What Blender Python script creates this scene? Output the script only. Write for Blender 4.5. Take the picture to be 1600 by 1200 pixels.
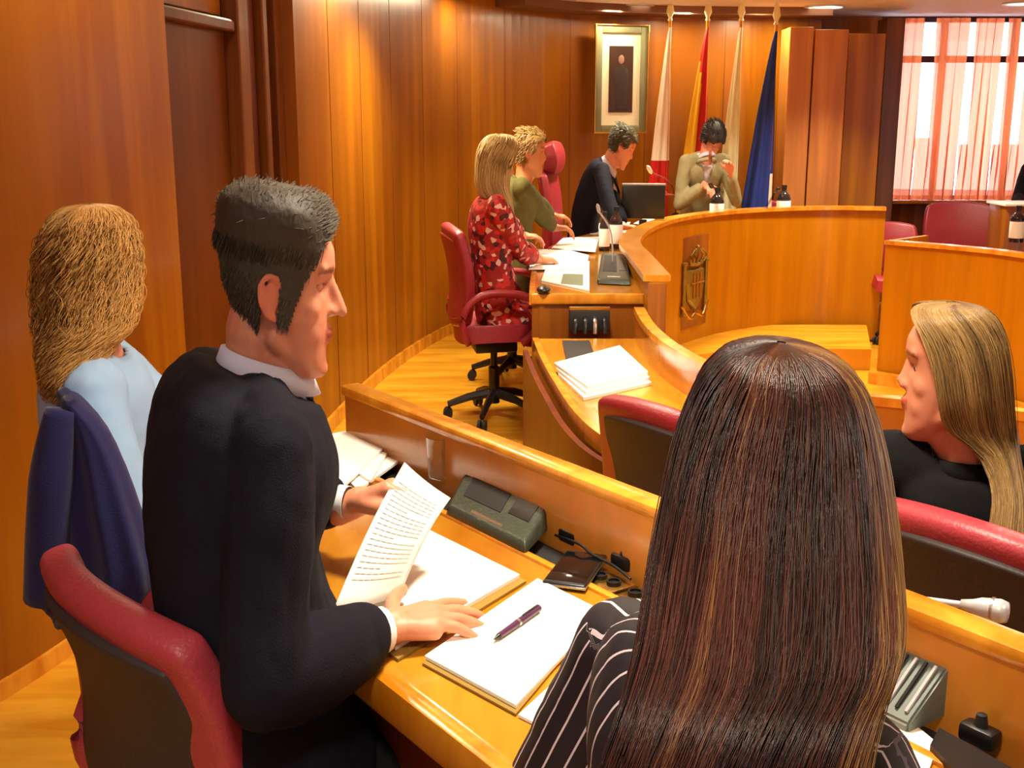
import bpy, bmesh, math, random
import numpy as np
from mathutils import Vector, Matrix, noise
random.seed(7); rng = np.random.default_rng(7)
for o in list(bpy.data.objects): bpy.data.objects.remove(o)
SC = bpy.context.scene
COL = SC.collection

# ---------------------------------------------------------------- camera
FPX, PITCH, CAMH = 1800.0, math.radians(12.8), 1.6
cd = bpy.data.cameras.new('camera'); cam = bpy.data.objects.new('camera', cd); COL.objects.link(cam)
cam.location = (0, 0, CAMH); cam.rotation_euler = (math.pi/2 - PITCH, 0, 0)
cd.sensor_width = 36; cd.lens = 36*FPX/1600; cd.clip_start = .02
SC.camera = cam
# ---------------------------------------------------------------- world, exposure
SC.view_settings.view_transform = 'Standard'; SC.view_settings.look = 'None'
SC.view_settings.gamma = 1; SC.view_settings.use_curve_mapping = False
SC.view_settings.exposure = 0.0
w = bpy.data.worlds.new('world'); SC.world = w; w.use_nodes = True
w.node_tree.nodes['Background'].inputs[0].default_value = (1.0, .88, .74, 1)
w.node_tree.nodes['Background'].inputs[1].default_value = .42
# ---------------------------------------------------------------- lights
def area(name, loc, size, power, col, rot=(0,0,0), sy=None, shape='DISK', spread=None):
    l = bpy.data.lights.new(name, 'AREA'); l.shape = shape; l.size = size; l.energy = power; l.color = col
    if sy: l.shape = 'RECTANGLE'; l.size_y = sy
    if spread: l.spread = math.radians(spread)
    o = bpy.data.objects.new(name, l); o.location = loc; o.rotation_euler = rot; COL.objects.link(o); return o
WARM = (1.0, .88, .68)
# downlights of the ceiling, over the rows and along the panelled wall
for i, (x, y, p) in enumerate([(.25, 1.75, 20), (1.6, 3.2, 26), (.2, 3.9, 26), (1.9, 5.6, 30), (-.35, 6.1, 22), (.9, 7.6, 26),
                               (3.0, 4.4, 24), (-.1, .1, 16), (2.5, 7.9, 30), (1.7, .6, 14)]):
    area('downlight_lamp', (x, y, 2.40), .28, p*1.25, WARM, spread=115)
for (x, y, p) in [(-.62, 5.6, 10), (-.95, 3.15, 6), (1.9, 9.1, 9), (-.2, 7.9, 7), (.75, 8.95, 7), (1.3, 9.1, 7)]:
    area('wall_washer_lamp', (x, y, 2.41), .14, p*1.5, (1, .84, .54))
# daylight: sky outside the windows, and added side fill for an assumed window out of view
area('window_daylight', (4.3, 10.6, 1.75), 4.6, 130, (.93, .95, 1.0), rot=(math.radians(-90), 0, math.radians(-12)), sy=1.5)
area('side_daylight_fill', (4.9, 3.2, 1.9), 3.0, 42, (.95, .96, 1.0), rot=(0, math.radians(80), 0), sy=1.2)
area('left_lamp', (-1.0, .2, 2.3), .5, 3.0, (.80, .78, 1.0), rot=(math.radians(35), 0, math.radians(-10)))

cP, sP = math.cos(PITCH), math.sin(PITCH)
def ray(px, py):
    u = (px-800)/FPX; v = (600-py)/FPX
    return Vector((u, cP+v*sP, -sP+v*cP))
def P(px, py, z):
    r = ray(px, py); t = (z-CAMH)/r.z; return Vector((r.x*t, r.y*t, z))
def D(px, py, Y):
    r = ray(px, py); t = Y/r.y; return Vector((r.x*t, Y, CAMH+r.z*t))

# ---------------------------------------------------------------- materials
def lin(c):
    if max(c) > 1: c = [x/255 for x in c]
    return tuple(x/12.92 if x <= .04045 else ((x+.055)/1.055)**2.4 for x in c)
_M = {}
def nodes(name):
    m = bpy.data.materials.new(name); m.use_nodes = True
    nt = m.node_tree; b = nt.nodes['Principled BSDF']; _M[name] = m
    return m, nt, b
def N(nt, t, **kw):
    n = nt.nodes.new(t)
    for k, v in kw.items():
        if k.startswith('_'): setattr(n, k[1:], v)
        else: n.inputs[k.replace('__', ' ')].default_value = v
    return n
def mixc(nt, f, a, b, typ='MIX'):
    n = nt.nodes.new('ShaderNodeMix'); n.data_type = 'RGBA'; n.blend_type = typ
    for s, v in ((n.inputs[0], f), (n.inputs[6], a), (n.inputs[7], b)):
        if hasattr(v, 'is_output'): nt.links.new(v, s)
        else: s.default_value = v if not isinstance(v, tuple) or len(v) == 4 else (*v, 1)
    return n.outputs[2]
def coords(nt, scale, kind='Object', rot=(0,0,0)):
    t = nt.nodes.new('ShaderNodeTexCoord'); mp = nt.nodes.new('ShaderNodeMapping')
    mp.inputs['Scale'].default_value = scale; mp.inputs['Rotation'].default_value = rot
    nt.links.new(t.outputs[kind], mp.inputs[0]); return mp.outputs[0]
def plain(name, col, rough=.5, spec=.5, metal=0, bump=0, bscale=60, var=.12, vscale=8, coat=0, sheen=0):
    """colour with a light procedural mottling and fine bump"""
    m, nt, b = nodes(name); c = lin(col)
    v = coords(nt, (1, 1, 1))
    n = N(nt, 'ShaderNodeTexNoise', Scale=vscale, Detail=4.0); nt.links.new(v, n.inputs['Vector'])
    a = tuple(x*(1-var) for x in c); d = tuple(min(1, x*(1+var)) for x in c)
    nt.links.new(mixc(nt, n.outputs['Fac'], a, d), b.inputs['Base Color'])
    b.inputs['Roughness'].default_value = rough; b.inputs['Specular IOR Level'].default_value = spec
    b.inputs['Metallic'].default_value = metal; b.inputs['Coat Weight'].default_value = coat
    b.inputs['Coat Roughness'].default_value = .12
    b.inputs['Sheen Weight'].default_value = sheen
    if bump:
        n2 = N(nt, 'ShaderNodeTexNoise', Scale=bscale, Detail=3.0); nt.links.new(v, n2.inputs['Vector'])
        bp = N(nt, 'ShaderNodeBump', Strength=bump, Distance=.004)
        nt.links.new(n2.outputs['Fac'], bp.inputs['Height']); nt.links.new(bp.outputs[0], b.inputs['Normal'])
    return m
def wood(name, dark, light, scale=(9, 9, .5), rough=.3, coat=.35, leaf=False, rot=(0,0,0), bump=.08):
    m, nt, b = nodes(name); v = coords(nt, scale, rot=rot)
    n1 = N(nt, 'ShaderNodeTexNoise', Scale=1.6, Detail=6.0, Distortion=.6); nt.links.new(v, n1.inputs['Vector'])
    n2 = N(nt, 'ShaderNodeTexNoise', Scale=9.0, Detail=3.0); nt.links.new(v, n2.inputs['Vector'])
    r = nt.nodes.new('ShaderNodeValToRGB'); r.color_ramp.elements[0].position = .34; r.color_ramp.elements[1].position = .66
    r.color_ramp.elements[0].color = (*lin(dark), 1); r.color_ramp.elements[1].color = (*lin(light), 1)
    nt.links.new(n1.outputs['Fac'], r.inputs[0])
    c = mixc(nt, .14, r.outputs[0], n2.outputs['Color'], 'OVERLAY')
    if leaf:
        at = nt.nodes.new('ShaderNodeAttribute'); at.attribute_name = 'leaf'
        c = mixc(nt, at.outputs['Fac'], c, lin(dark)+(1,), 'MIX')
    nt.links.new(c, b.inputs['Base Color']); b.inputs['Specular IOR Level'].default_value = .32
    b.inputs['Roughness'].default_value = rough; b.inputs['Coat Weight'].default_value = coat; b.inputs['Coat Roughness'].default_value = .16
    bp = N(nt, 'ShaderNodeBump', Strength=bump, Distance=.002)
    nt.links.new(n2.outputs['Fac'], bp.inputs['Height']); nt.links.new(bp.outputs[0], b.inputs['Normal'])
    return m

M = {}
M['wall'] = wood('wall_veneer', (136, 74, 4), (182, 114, 10), (3.5, 3.5, .22), .36, .12, leaf=True)
M['wall_dark'] = wood('dark_door_veneer', (92, 44, 4), (118, 62, 6), (3.5, 3.5, .22), .4, .1)
M['wall_trim'] = wood('reddish_trim_wood', (104, 54, 14), (132, 76, 22), (12, 12, .5), .38, .15)
M['counter'] = wood('counter_veneer', (164, 100, 4), (192, 124, 6), (5, 5, .3), .34, .15, leaf=True)
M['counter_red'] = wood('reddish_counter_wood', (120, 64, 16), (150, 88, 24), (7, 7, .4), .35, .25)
M['desk'] = wood('lacquered_desk_top', (176, 110, 18), (208, 146, 40), (6, 1.2, 6), .17, .7, rot=(0,0,math.radians(-35)))
M['desk_edge'] = wood('desk_edge_wood', (190, 116, 20), (226, 156, 48), (8, 8, 2), .22, .5)
M['panel'] = wood('desk_panel_wood', (162, 92, 26), (190, 120, 42), (3, 3, .8), .2, .6)
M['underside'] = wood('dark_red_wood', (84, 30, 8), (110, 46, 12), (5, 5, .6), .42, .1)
M['floor'] = wood('golden_parquet', (198, 136, 24), (226, 168, 46), (1.3, 7, 1), .22, .5, rot=(0,0,math.radians(20)))
M['tier_floor'] = wood('tier_parquet', (196, 132, 26), (224, 166, 46), (1.3, 7, 1), .24, .45, rot=(0,0,math.radians(-55)))
M['ceiling'] = plain('ceiling_plaster', (222, 212, 218), .8, .2, bump=.1, var=.04)
M['ceiling_dark'] = plain('ceiling_shadow_band', (120, 84, 62), .7, .2, var=.1)
M['leather'] = plain('burgundy_leather', (150, 40, 50), .38, .5, bump=.35, bscale=160, var=.15)
M['leather_rose'] = plain('rose_red_leather', (168, 58, 68), .42, .5, bump=.3, bscale=160, var=.12)
M['shell'] = plain('dark_brown_shell', (54, 46, 45), .55, .35, bump=.2, bscale=220, var=.1)
M['black'] = plain('black_plastic', (24, 24, 26), .35, .5, var=.2)
M['black_soft'] = plain('soft_black_rubber', (34, 33, 34), .6, .4, var=.2, bump=.1)
M['green_black'] = plain('dark_green_black_leather', (52, 60, 50), .38, .5, bump=.5, bscale=120, var=.2)
M['grey_unit'] = plain('grey_plastic', (112, 122, 116), .45, .5, var=.1)
M['paper'] = plain('white_paper', (246, 244, 238), .7, .2, var=.02, vscale=3)
M['paper_cream'] = plain('cream_paper', (250, 246, 226), .7, .2, var=.02, vscale=3)
M['paper_grey'] = plain('printed_paper', (222, 222, 216), .7, .2, var=.05, vscale=12)
M['ink'] = plain('printing_ink', (128, 132, 140), .7, .2)
M['brown_line'] = plain('folder_board', (150, 118, 52), .7, .2)
M['metal'] = plain('brushed_metal', (198, 198, 200), .3, .5, metal=1, var=.05)
M['satin_metal'] = plain('satin_silver_paint', (200, 202, 206), .35, .6, metal=.3, var=.05)
M['gold'] = plain('brass', (196, 160, 84), .3, .5, metal=1, var=.15, bump=.2)
M['bronze'] = plain('aged_bronze', (156, 138, 70), .38, .5, metal=.75, var=.35, vscale=25, bump=.5, bscale=60)
M['frame_grey'] = plain('sage_grey_frame', (128, 128, 96), .4, .5, var=.12)
M['mat_white'] = plain('white_mount_board', (238, 232, 205), .7, .2, var=.02)
M['picture_dark'] = plain('dark_photograph_ground', (64, 40, 30), .5, .3, var=.3, vscale=6)
M['navy'] = plain('navy_cloth', (34, 34, 84), .85, .2, bump=.3, bscale=400, var=.15, sheen=.2)
M['suit'] = plain('black_navy_wool', (20, 20, 31), .85, .15, bump=.3, bscale=420, var=.2, vscale=5)
M['suit_black'] = plain('black_wool', (20, 19, 21), .88, .15, bump=.3, bscale=420, var=.2)
M['trousers'] = plain('charcoal_trousers', (22, 22, 26), .9, .15, var=.15)
M['shirt'] = plain('pale_lilac_shirt', (206, 206, 226), .75, .2, bump=.1, bscale=300, var=.04)
M['shirt_white'] = plain('white_shirt_cuff', (232, 232, 240), .75, .2, var=.03)
M['shirt_blue'] = plain('pale_blue_cotton', (158, 192, 230), .8, .2, bump=.15, bscale=260, var=.05)
M['olive'] = plain('olive_jacket', (92, 88, 44), .85, .2, bump=.3, bscale=200, var=.3, vscale=20)
M['beige'] = plain('khaki_grey_jacket', (150, 142, 104), .85, .2, bump=.3, bscale=200, var=.25, vscale=20)
M['screen_back'] = plain('dark_monitor_shell', (34, 40, 38), .4, .5, var=.1)
M['blue_flag'] = plain('blue_flag_cloth', (34, 52, 128), .7, .3, var=.2)
M['white_flag'] = plain('white_flag_cloth', (245, 226, 205), .7, .3, var=.04)
M['cream_flag'] = plain('cream_flag_cloth', (232, 224, 176), .7, .3, var=.06)
M['red_flag'] = plain('red_flag_cloth', (196, 30, 22), .7, .3, var=.15)
M['yellow_flag'] = plain('yellow_flag_cloth', (236, 176, 30), .7, .3, var=.1)
M['bronze_wood'] = wood('column_veneer', (172, 104, 46), (204, 134, 66), (6, 6, .3), .35, .25, leaf=True)
M['eye'] = plain('eye_white', (225, 215, 205), .2, .6, var=.02)
M['iris'] = plain('brown_iris', (50, 34, 24), .2, .6)
M['purple'] = plain('purple_pen_plastic', (74, 40, 74), .3, .5)
M['vest'] = plain('blue_grey_cloth', (92, 98, 140), .8, .2, var=.15)
def emis(name, col, st):
    m, nt, b = nodes(name); b.inputs['Base Color'].default_value = (*lin(col), 1)
    b.inputs['Emission Color'].default_value = (*lin(col), 1); b.inputs['Emission Strength'].default_value = st; return m
M['lamp'] = emis('lamp_glow', (255, 248, 225), 5)
M['sky'] = emis('bright_overcast_sky', (240, 238, 255), 1.7)
def glass(name, col=(240, 245, 245), rough=.03, trans=1.0):
    m, nt, b = nodes(name); b.inputs['Base Color'].default_value = (*lin(col), 1)
    b.inputs['Transmission Weight'].default_value = trans; b.inputs['Roughness'].default_value = rough; b.inputs['IOR'].default_value = 1.45; return m
M['glass'] = glass('clear_glass'); M['acrylic'] = glass('clear_acrylic', (235, 240, 240), .08)
M['bottle'] = glass('dark_bottle_glass', (70, 60, 60), .08, .7)
def curtain_mat():
    m, nt, b = nodes('coral_voile')
    out = nt.nodes['Material Output']; v = coords(nt, (3, 3, .1))
    n = N(nt, 'ShaderNodeTexNoise', Scale=3.0, Detail=3.0); nt.links.new(v, n.inputs['Vector'])
    c = mixc(nt, n.outputs['Fac'], lin((226, 98, 56)), lin((246, 150, 98)))
    nt.nodes.remove(b)
    d = nt.nodes.new('ShaderNodeBsdfDiffuse'); t = nt.nodes.new('ShaderNodeBsdfTranslucent'); tr = nt.nodes.new('ShaderNodeBsdfTransparent')
    nt.links.new(c, d.inputs[0]); nt.links.new(c, t.inputs[0]); tr.inputs[0].default_value = (1, .78, .66, 1)
    a = nt.nodes.new('ShaderNodeMixShader'); a.inputs[0].default_value = .88; nt.links.new(d.outputs[0], a.inputs[1]); nt.links.new(t.outputs[0], a.inputs[2])
    s = nt.nodes.new('ShaderNodeMixShader'); s.inputs[0].default_value = .10; nt.links.new(a.outputs[0], s.inputs[1]); nt.links.new(tr.outputs[0], s.inputs[2])
    nt.links.new(s.outputs[0], out.inputs[0]); return m
M['curtain'] = curtain_mat()
def skin_mat(name, base):
    m, nt, b = nodes(name); at = nt.nodes.new('ShaderNodeAttribute'); at.attribute_name = 'tone'
    v = coords(nt, (1,1,1)); n = N(nt, 'ShaderNodeTexNoise', Scale=35.0, Detail=4.0); nt.links.new(v, n.inputs['Vector'])
    c = lin(base); cc = mixc(nt, n.outputs['Fac'], tuple(x*.9 for x in c), tuple(min(1, x*1.08) for x in c))
    nt.links.new(mixc(nt, 1.0, cc, at.outputs['Color'], 'MULTIPLY'), b.inputs['Base Color'])
    b.inputs['Roughness'].default_value = .48; b.inputs['Subsurface Weight'].default_value = .12
    b.inputs['Subsurface Radius'].default_value = (.01, .004, .002); b.inputs['Subsurface Scale'].default_value = .6
    return m
M['skin'] = skin_mat('skin', (222, 150, 112)); M['skin_pink'] = skin_mat('pink_skin', (216, 140, 108)); M['skin_tan'] = skin_mat('tanned_skin', (206, 134, 84))
def hair_mat(name, c0, c1, rough=.38, mid=None):
    m, nt, b = nodes(name); at = nt.nodes.new('ShaderNodeAttribute'); at.attribute_name = 'tint'
    r = nt.nodes.new('ShaderNodeValToRGB'); r.color_ramp.elements[0].color = (*lin(c0), 1); r.color_ramp.elements[1].color = (*lin(c1), 1)
    if mid: k = r.color_ramp.elements.new(.38); k.color = (*lin(mid), 1)
    nt.links.new(at.outputs['Fac'], r.inputs[0]); nt.links.new(r.outputs[0], b.inputs['Base Color'])
    b.inputs['Roughness'].default_value = rough; b.inputs['Specular IOR Level'].default_value = .4
    v = coords(nt, (1,1,.35)); n2 = N(nt, 'ShaderNodeTexNoise', Scale=260.0, Detail=2.0); nt.links.new(v, n2.inputs['Vector'])
    bp = N(nt, 'ShaderNodeBump', Strength=.28, Distance=.003); nt.links.new(n2.outputs['Fac'], bp.inputs['Height']); nt.links.new(bp.outputs[0], b.inputs['Normal']); return m
M['h_brown'] = hair_mat('long_brown_hair', (34, 18, 14), (158, 120, 62), .36, (88, 44, 34))
M['h_man'] = hair_mat('greying_dark_hair', (40, 30, 22), (116, 106, 86), .62)
M['h_curl'] = hair_mat('ginger_curly_hair', (132, 78, 24), (236, 184, 104), .5)
M['h_blonde'] = hair_mat('dark_blonde_hair', (74, 50, 24), (188, 150, 92))
M['h_light'] = hair_mat('light_blonde_hair', (170, 140, 80), (238, 216, 160))
M['h_short'] = hair_mat('short_sandy_hair', (120, 88, 40), (190, 156, 92), .5)
M['h_grey'] = hair_mat('short_grey_brown_hair', (54, 48, 32), (104, 98, 70), .5)
M['h_black'] = hair_mat('short_dark_hair', (24, 20, 20), (58, 44, 40), .5)
def stripes_mat():
    m, nt, b = nodes('black_white_pinstripe'); at = nt.nodes.new('ShaderNodeAttribute'); at.attribute_name = 'stripe'
    r = nt.nodes.new('ShaderNodeValToRGB'); r.color_ramp.interpolation = 'CONSTANT'
    e = r.color_ramp.elements; e[0].position = 0; e[0].color = (*lin((26, 16, 24)), 1); e[1].position = .89; e[1].color = (*lin((214, 196, 204)), 1)
    f = nt.nodes.new('ShaderNodeMath'); f.operation = 'FRACT'; nt.links.new(at.outputs['Fac'], f.inputs[0]); nt.links.new(f.outputs[0], r.inputs[0])
    nt.links.new(r.outputs[0], b.inputs['Base Color']); b.inputs['Roughness'].default_value = .7; return m
M['stripes'] = stripes_mat()
def floral_mat():
    m, nt, b = nodes('red_patterned_cloth'); v = coords(nt, (1,1,1))
    vo = N(nt, 'ShaderNodeTexVoronoi', Scale=44.0); nt.links.new(v, vo.inputs['Vector'])
    r = nt.nodes.new('ShaderNodeValToRGB'); r.color_ramp.interpolation = 'CONSTANT'; e = r.color_ramp.elements
    e[0].color = (*lin((150, 20, 22)), 1); e[1].position = .88; e[1].color = (*lin((226, 180, 170)), 1)
    k = e.new(.42); k.color = (*lin((70, 12, 20)), 1); k = e.new(.6); k.color = (*lin((196, 34, 26)), 1)
    sp = nt.nodes.new('ShaderNodeSeparateColor'); nt.links.new(vo.outputs['Color'], sp.inputs[0]); nt.links.new(sp.outputs[0], r.inputs[0])
    nt.links.new(r.outputs[0], b.inputs['Base Color']); b.inputs['Roughness'].default_value = .7; return m
M['floral'] = floral_mat()

# ---------------------------------------------------------------- mesh helpers
def link(name, me, mat=None, parent=None, smooth=True):
    o = bpy.data.objects.new(name, me); COL.objects.link(o)
    if mat: 
        for mm in (mat if isinstance(mat, (list, tuple)) else [mat]): me.materials.append(mm)
    if parent: o.parent = parent
    if smooth:
        me.polygons.foreach_set('use_smooth', [True]*len(me.polygons))
    return o
def obj(name, bm, mat=None, parent=None, smooth=False, sharp=35):
    bmesh.ops.recalc_face_normals(bm, faces=bm.faces[:])
    me = bpy.data.meshes.new(name); bm.to_mesh(me); bm.free()
    o = link(name, me, mat, parent, smooth)
    if smooth and sharp: me.set_sharp_from_angle(angle=math.radians(sharp))
    return o
def tag(o, label, cat, group=None, kind=None):
    o['label'] = label; o['category'] = cat
    if group: o['group'] = group
    if kind: o['kind'] = kind
    return o
def struct(o): o['kind'] = 'structure'; return o
def thing(name, loc, label, cat, group=None, rz=0):
    o = bpy.data.objects.new(name, None); COL.objects.link(o); o.empty_display_size = .1
    o.location = loc; o.rotation_euler = (0, 0, rz); return tag(o, label, cat, group)
def BM(): return bmesh.new()
def mark(bm): return set(bm.verts)
def newv(bm, before): return [v for v in bm.verts if v not in before]
def box(bm, c, s, rz=0, bev=0, R=None, seg=2):
    b4 = mark(bm); r = bmesh.ops.create_cube(bm, size=1)
    vs = r['verts']; mt = Matrix.Translation(Vector(c)) @ (R if R is not None else Matrix.Rotation(rz, 4, 'Z')) @ Matrix.Diagonal((*s, 1))
    bmesh.ops.transform(bm, matrix=mt, verts=vs)
    if bev:
        es = {e for v in vs for e in v.link_edges}
        bmesh.ops.bevel(bm, geom=list(es), offset=bev, segments=seg, affect='EDGES', profile=.5)
    return bm
def frame_of(t, up=Vector((0,0,1))):
    t = t.normalized()
    if abs(t.dot(up)) > .96: up = Vector((1, 0, 0))
    s = t.cross(up).normalized(); return s, s.cross(t).normalized()
def loft(bm, rings, cap=True, closed=True):
    vr = [[bm.verts.new(p) for p in r] for r in rings]; n = len(vr[0])
    for a, b in zip(vr[:-1], vr[1:]):
        for i in range(n if closed else n-1):
            j = (i+1) % n; bm.faces.new((a[i], a[j], b[j], b[i]))
    if cap and closed:
        bm.faces.new(vr[0][::-1]); bm.faces.new(vr[-1])
    return vr
def tube(bm, pts, r, seg=8, up=Vector((0,0,1))):
    pts = [Vector(p) for p in pts]; n = len(pts); rings = []
    for i, p in enumerate(pts):
        t = pts[min(i+1, n-1)] - pts[max(i-1, 0)]; s, u = frame_of(t, up)
        rr = r[i] if isinstance(r, (list, tuple)) else r
        rings.append([p + (s*math.cos(a)+u*math.sin(a))*rr for a in [2*math.pi*k/seg for k in range(seg)]])
    loft(bm, rings); return bm
def spline(pts, n=24):
    """Catmull-Rom through pts"""
    pts = [Vector(p) for p in pts]; out = []; m = len(pts)
    for k in range(n+1):
        f = k/n*(m-1); i = min(int(f), m-2); t = f-i
        p0, p1, p2, p3 = pts[max(i-1,0)], pts[i], pts[i+1], pts[min(i+2,m-1)]
        out.append(.5*((2*p1)+(p2-p0)*t+(2*p0-5*p1+4*p2-p3)*t*t+(3*p1-p0-3*p2+p3)*t**3))
    return out
def lathe(bm, prof, c=(0,0,0), seg=20):
    c = Vector(c); loft(bm, [[c+Vector((max(r,1e-4)*math.cos(2*math.pi*k/seg), max(r,1e-4)*math.sin(2*math.pi*k/seg), z)) for k in range(seg)] for r, z in prof]); return bm
def slab(bm, poly, z0, z1):
    a = [bm.verts.new((p[0], p[1], z0)) for p in poly]; b = [bm.verts.new((p[0], p[1], z1)) for p in poly]; n = len(a)
    bm.faces.new(a[::-1]); bm.faces.new(b)
    for i in range(n): bm.faces.new((a[i], a[(i+1)%n], b[(i+1)%n], b[i]))
    return bm
def strip(bm, line, off, z0, z1):
    """solid wall band along plan polyline 'line', thickened to its left by off"""
    pts = [Vector((p[0], p[1])) for p in line]; n = len(pts); rings = []
    for i, p in enumerate(pts):
        t = (pts[min(i+1,n-1)]-pts[max(i-1,0)]).normalized(); nn = Vector((-t.y, t.x))
        o0, o1 = off if isinstance(off, tuple) else (0, off)
        a = p+nn*o0; b = p+nn*o1
        rings.append([Vector((a.x,a.y,z0)), Vector((b.x,b.y,z0)), Vector((b.x,b.y,z1)), Vector((a.x,a.y,z1))])
    loft(bm, rings); return bm
def offset(line, d):
    pts = [Vector((p[0], p[1])) for p in line]; n = len(pts); out = []
    for i, p in enumerate(pts):
        t = (pts[min(i+1,n-1)]-pts[max(i-1,0)]).normalized(); out.append(p+Vector((-t.y, t.x))*d)
    return out
def leaf_attr(o, width, amt, seed=1, axis=None):
    """veneer leaves: each vertical leaf of the panelling has its own tone"""
    me = o.data; r = random.Random(seed); tones = [r.random()*amt for _ in range(400)]
    at = me.attributes.new('leaf', 'FLOAT', 'FACE')
    vals = [0]*len(me.polygons)
    for p in me.polygons:
        c = p.center; vals[p.index] = tones[int((c.x*.62+c.y*.78+40)/width) % 400]
    at.data.foreach_set('value', vals)
# ================================================================= THE ROOM
TIER = .15; CEIL = 2.46
# main floor and the raised tiers
bm = BM(); slab(bm, [(-3,-2),(7,-2),(7,13),(-3,13)], -.1, 0); struct(obj('floor', bm, M['floor']))
u = Vector((.58, -.81)).normalized(); nrm = Vector((.81, .58)).normalized()
A = Vector((-.354, 2.532)); ux, nx = A.dot(u), A.dot(nrm)
def RN(a, b, z=0):      # row frame: a along the near desk, b across it (0 = front panel, negative towards the seats)
    p = A + u*a + nrm*b; return Vector((p.x, p.y, z))
def RNa(b): return math.atan2(u.y, u.x)
ROWA = math.atan2(u.y, u.x); FACE = math.atan2(nrm.y, nrm.x)
bm = BM()
slab(bm, [(-2.6,-1.6), RN(4.2,.03)[:2], RN(0,.03)[:2], (.06,3.1), (.08,4.7), (.52,4.85), (.60,6.0), (.95,7.5), (1.6,8.5), (2.6,8.6), (3.2,8.0), (3.4,9.6), (2,10.4), (-2.6,10)], 0.001, TIER)
struct(obj('floor_tier', bm, M['tier_floor'], None))
bpy.data.objects['floor_tier'].name = 'floor.001'

# curved panelled wall (left, then sweeping behind the dais)
wl = [(-1.62,1.9),(-1.42,2.45),(-1.27,2.86),(-1.17,3.3),(-1.09,3.78)]
wm = [(-.905,4.98),(-.86,5.6),(-.775,6.4),(-.64,7.2),(-.43,8.0),(-.12,8.6),(.25,9.0),(.65,9.22),(1.1,9.38),(1.55,9.45),(2.0,9.5),(2.45,9.52)]
def dense(l, k=6):
    return [p.xy for p in spline([Vector((a[0], a[1], 0)) for a in l], (len(l)-1)*k)]
bm = BM(); strip(bm, dense([(-2.0,-1.2),(-1.9,.4)]+wl), .14, 0, CEIL); o = struct(obj('wall_left', bm, M['wall'])); leaf_attr(o, .37, .8, 3)
bm = BM(); strip(bm, dense(wm), .14, 0, CEIL); o = struct(obj('wall_back', bm, M['wall'])); leaf_attr(o, .41, .75, 5)
# panel joints on the walls (thin dark shadow-gap strips of the panelling)
def joint_lines(line, every, name):
    k = 0; acc = 0; l = dense(line, 10); bm = BM()
    for a, b in zip(l[:-1], l[1:]):
        acc += (b-a).length
        if acc > every:
            acc = 0; t = (b-a).normalized(); nn = Vector((t.y, -t.x)); q = b+nn*.0005
            box(bm, (q.x, q.y, (TIER+CEIL)/2), (.006, .003, CEIL-TIER), math.atan2(t.y, t.x))
    return struct(obj(name, bm, M['wall_trim']))
joint_lines(wm, .62, 'trim_1')
# recessed double door with over-panel between the two wall sweeps
a = Vector(wl[-1]); b = Vector(wm[0]); t = (b-a).normalized(); nn = Vector((-t.y, t.x)); L = (b-a).length; ang = math.atan2(t.y, t.x)
def DW(s, d, z): q = a+t*s+nn*d; return (q.x, q.y, z)
bm = BM(); box(bm, DW(L/2, .16, CEIL/2), (L, .04, CEIL), ang); struct(obj('wall_recess', bm, M['wall_dark'])); bpy.data.objects['wall_recess'].name = 'wall_left.001'
sA, sB = 0.0, L*.58
hz = 1.93
bm = BM(); box(bm, DW((sA+sB)/2, .115, (TIER+hz)/2), (sB-sA, .04, hz-TIER), ang, .004); dr = struct(obj('door_1', bm, M['wall_dark']))
bm = BM(); box(bm, DW(sB-.08, .085, 1.15), (.03,.03,.16), ang, .008); obj('door_handle', bm, M['metal'], dr, True)
bm = BM(); box(bm, DW((sA+sB)/2, .10, hz+.02), (sB-sA, .10, .045), ang, .008); struct(obj('trim_2', bm, M['underside']))
bm = BM(); box(bm, DW((sA+sB)/2, .12, (hz+.05+CEIL)/2), (sB-sA-.02, .04, CEIL-hz-.06), ang, .004); struct(obj('trim_3', bm, M['wall']))
for i, (s0, wd, dd, mt) in enumerate([(sB+.06,.10,.10,'wall_trim'), (sB+.19,.10,.07,'underside'), (sB+.29,.05,.10,'wall_trim'), (sB+.37,.07,.06,'wall_dark'), (L-.04,.07,.09,'wall_trim')]):
    bm = BM(); box(bm, DW(s0, .14-dd/2, CEIL/2+.05), (wd, dd, CEIL-.1), ang, .006); struct(obj('trim_%d' % (4+i), bm, M[mt]))
# skirting boards
bm = BM(); strip(bm, dense([(-1.9,.4)]+wl), (-.012, .0), TIER, TIER+.05); struct(obj('baseboard_left', bm, M['desk_edge']))
bm = BM(); strip(bm, dense(wm), (-.02, .0), TIER, TIER+.07); struct(obj('baseboard_back', bm, M['desk_edge']))
# ceiling with recessed downlights
bm = BM(); slab(bm, [(-3,-1.5),(7,-1.5),(7,13),(-3,13)], CEIL, CEIL+.1); struct(obj('ceiling', bm, M['ceiling']))
bm = BM(); strip(bm, dense(wm[5:]), (-.28, 0), CEIL-.06, CEIL-.001); struct(obj('trim_20', bm, M['ceiling_dark']))  # shadow along the ceiling edge, put in as a dark brown strip

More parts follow.
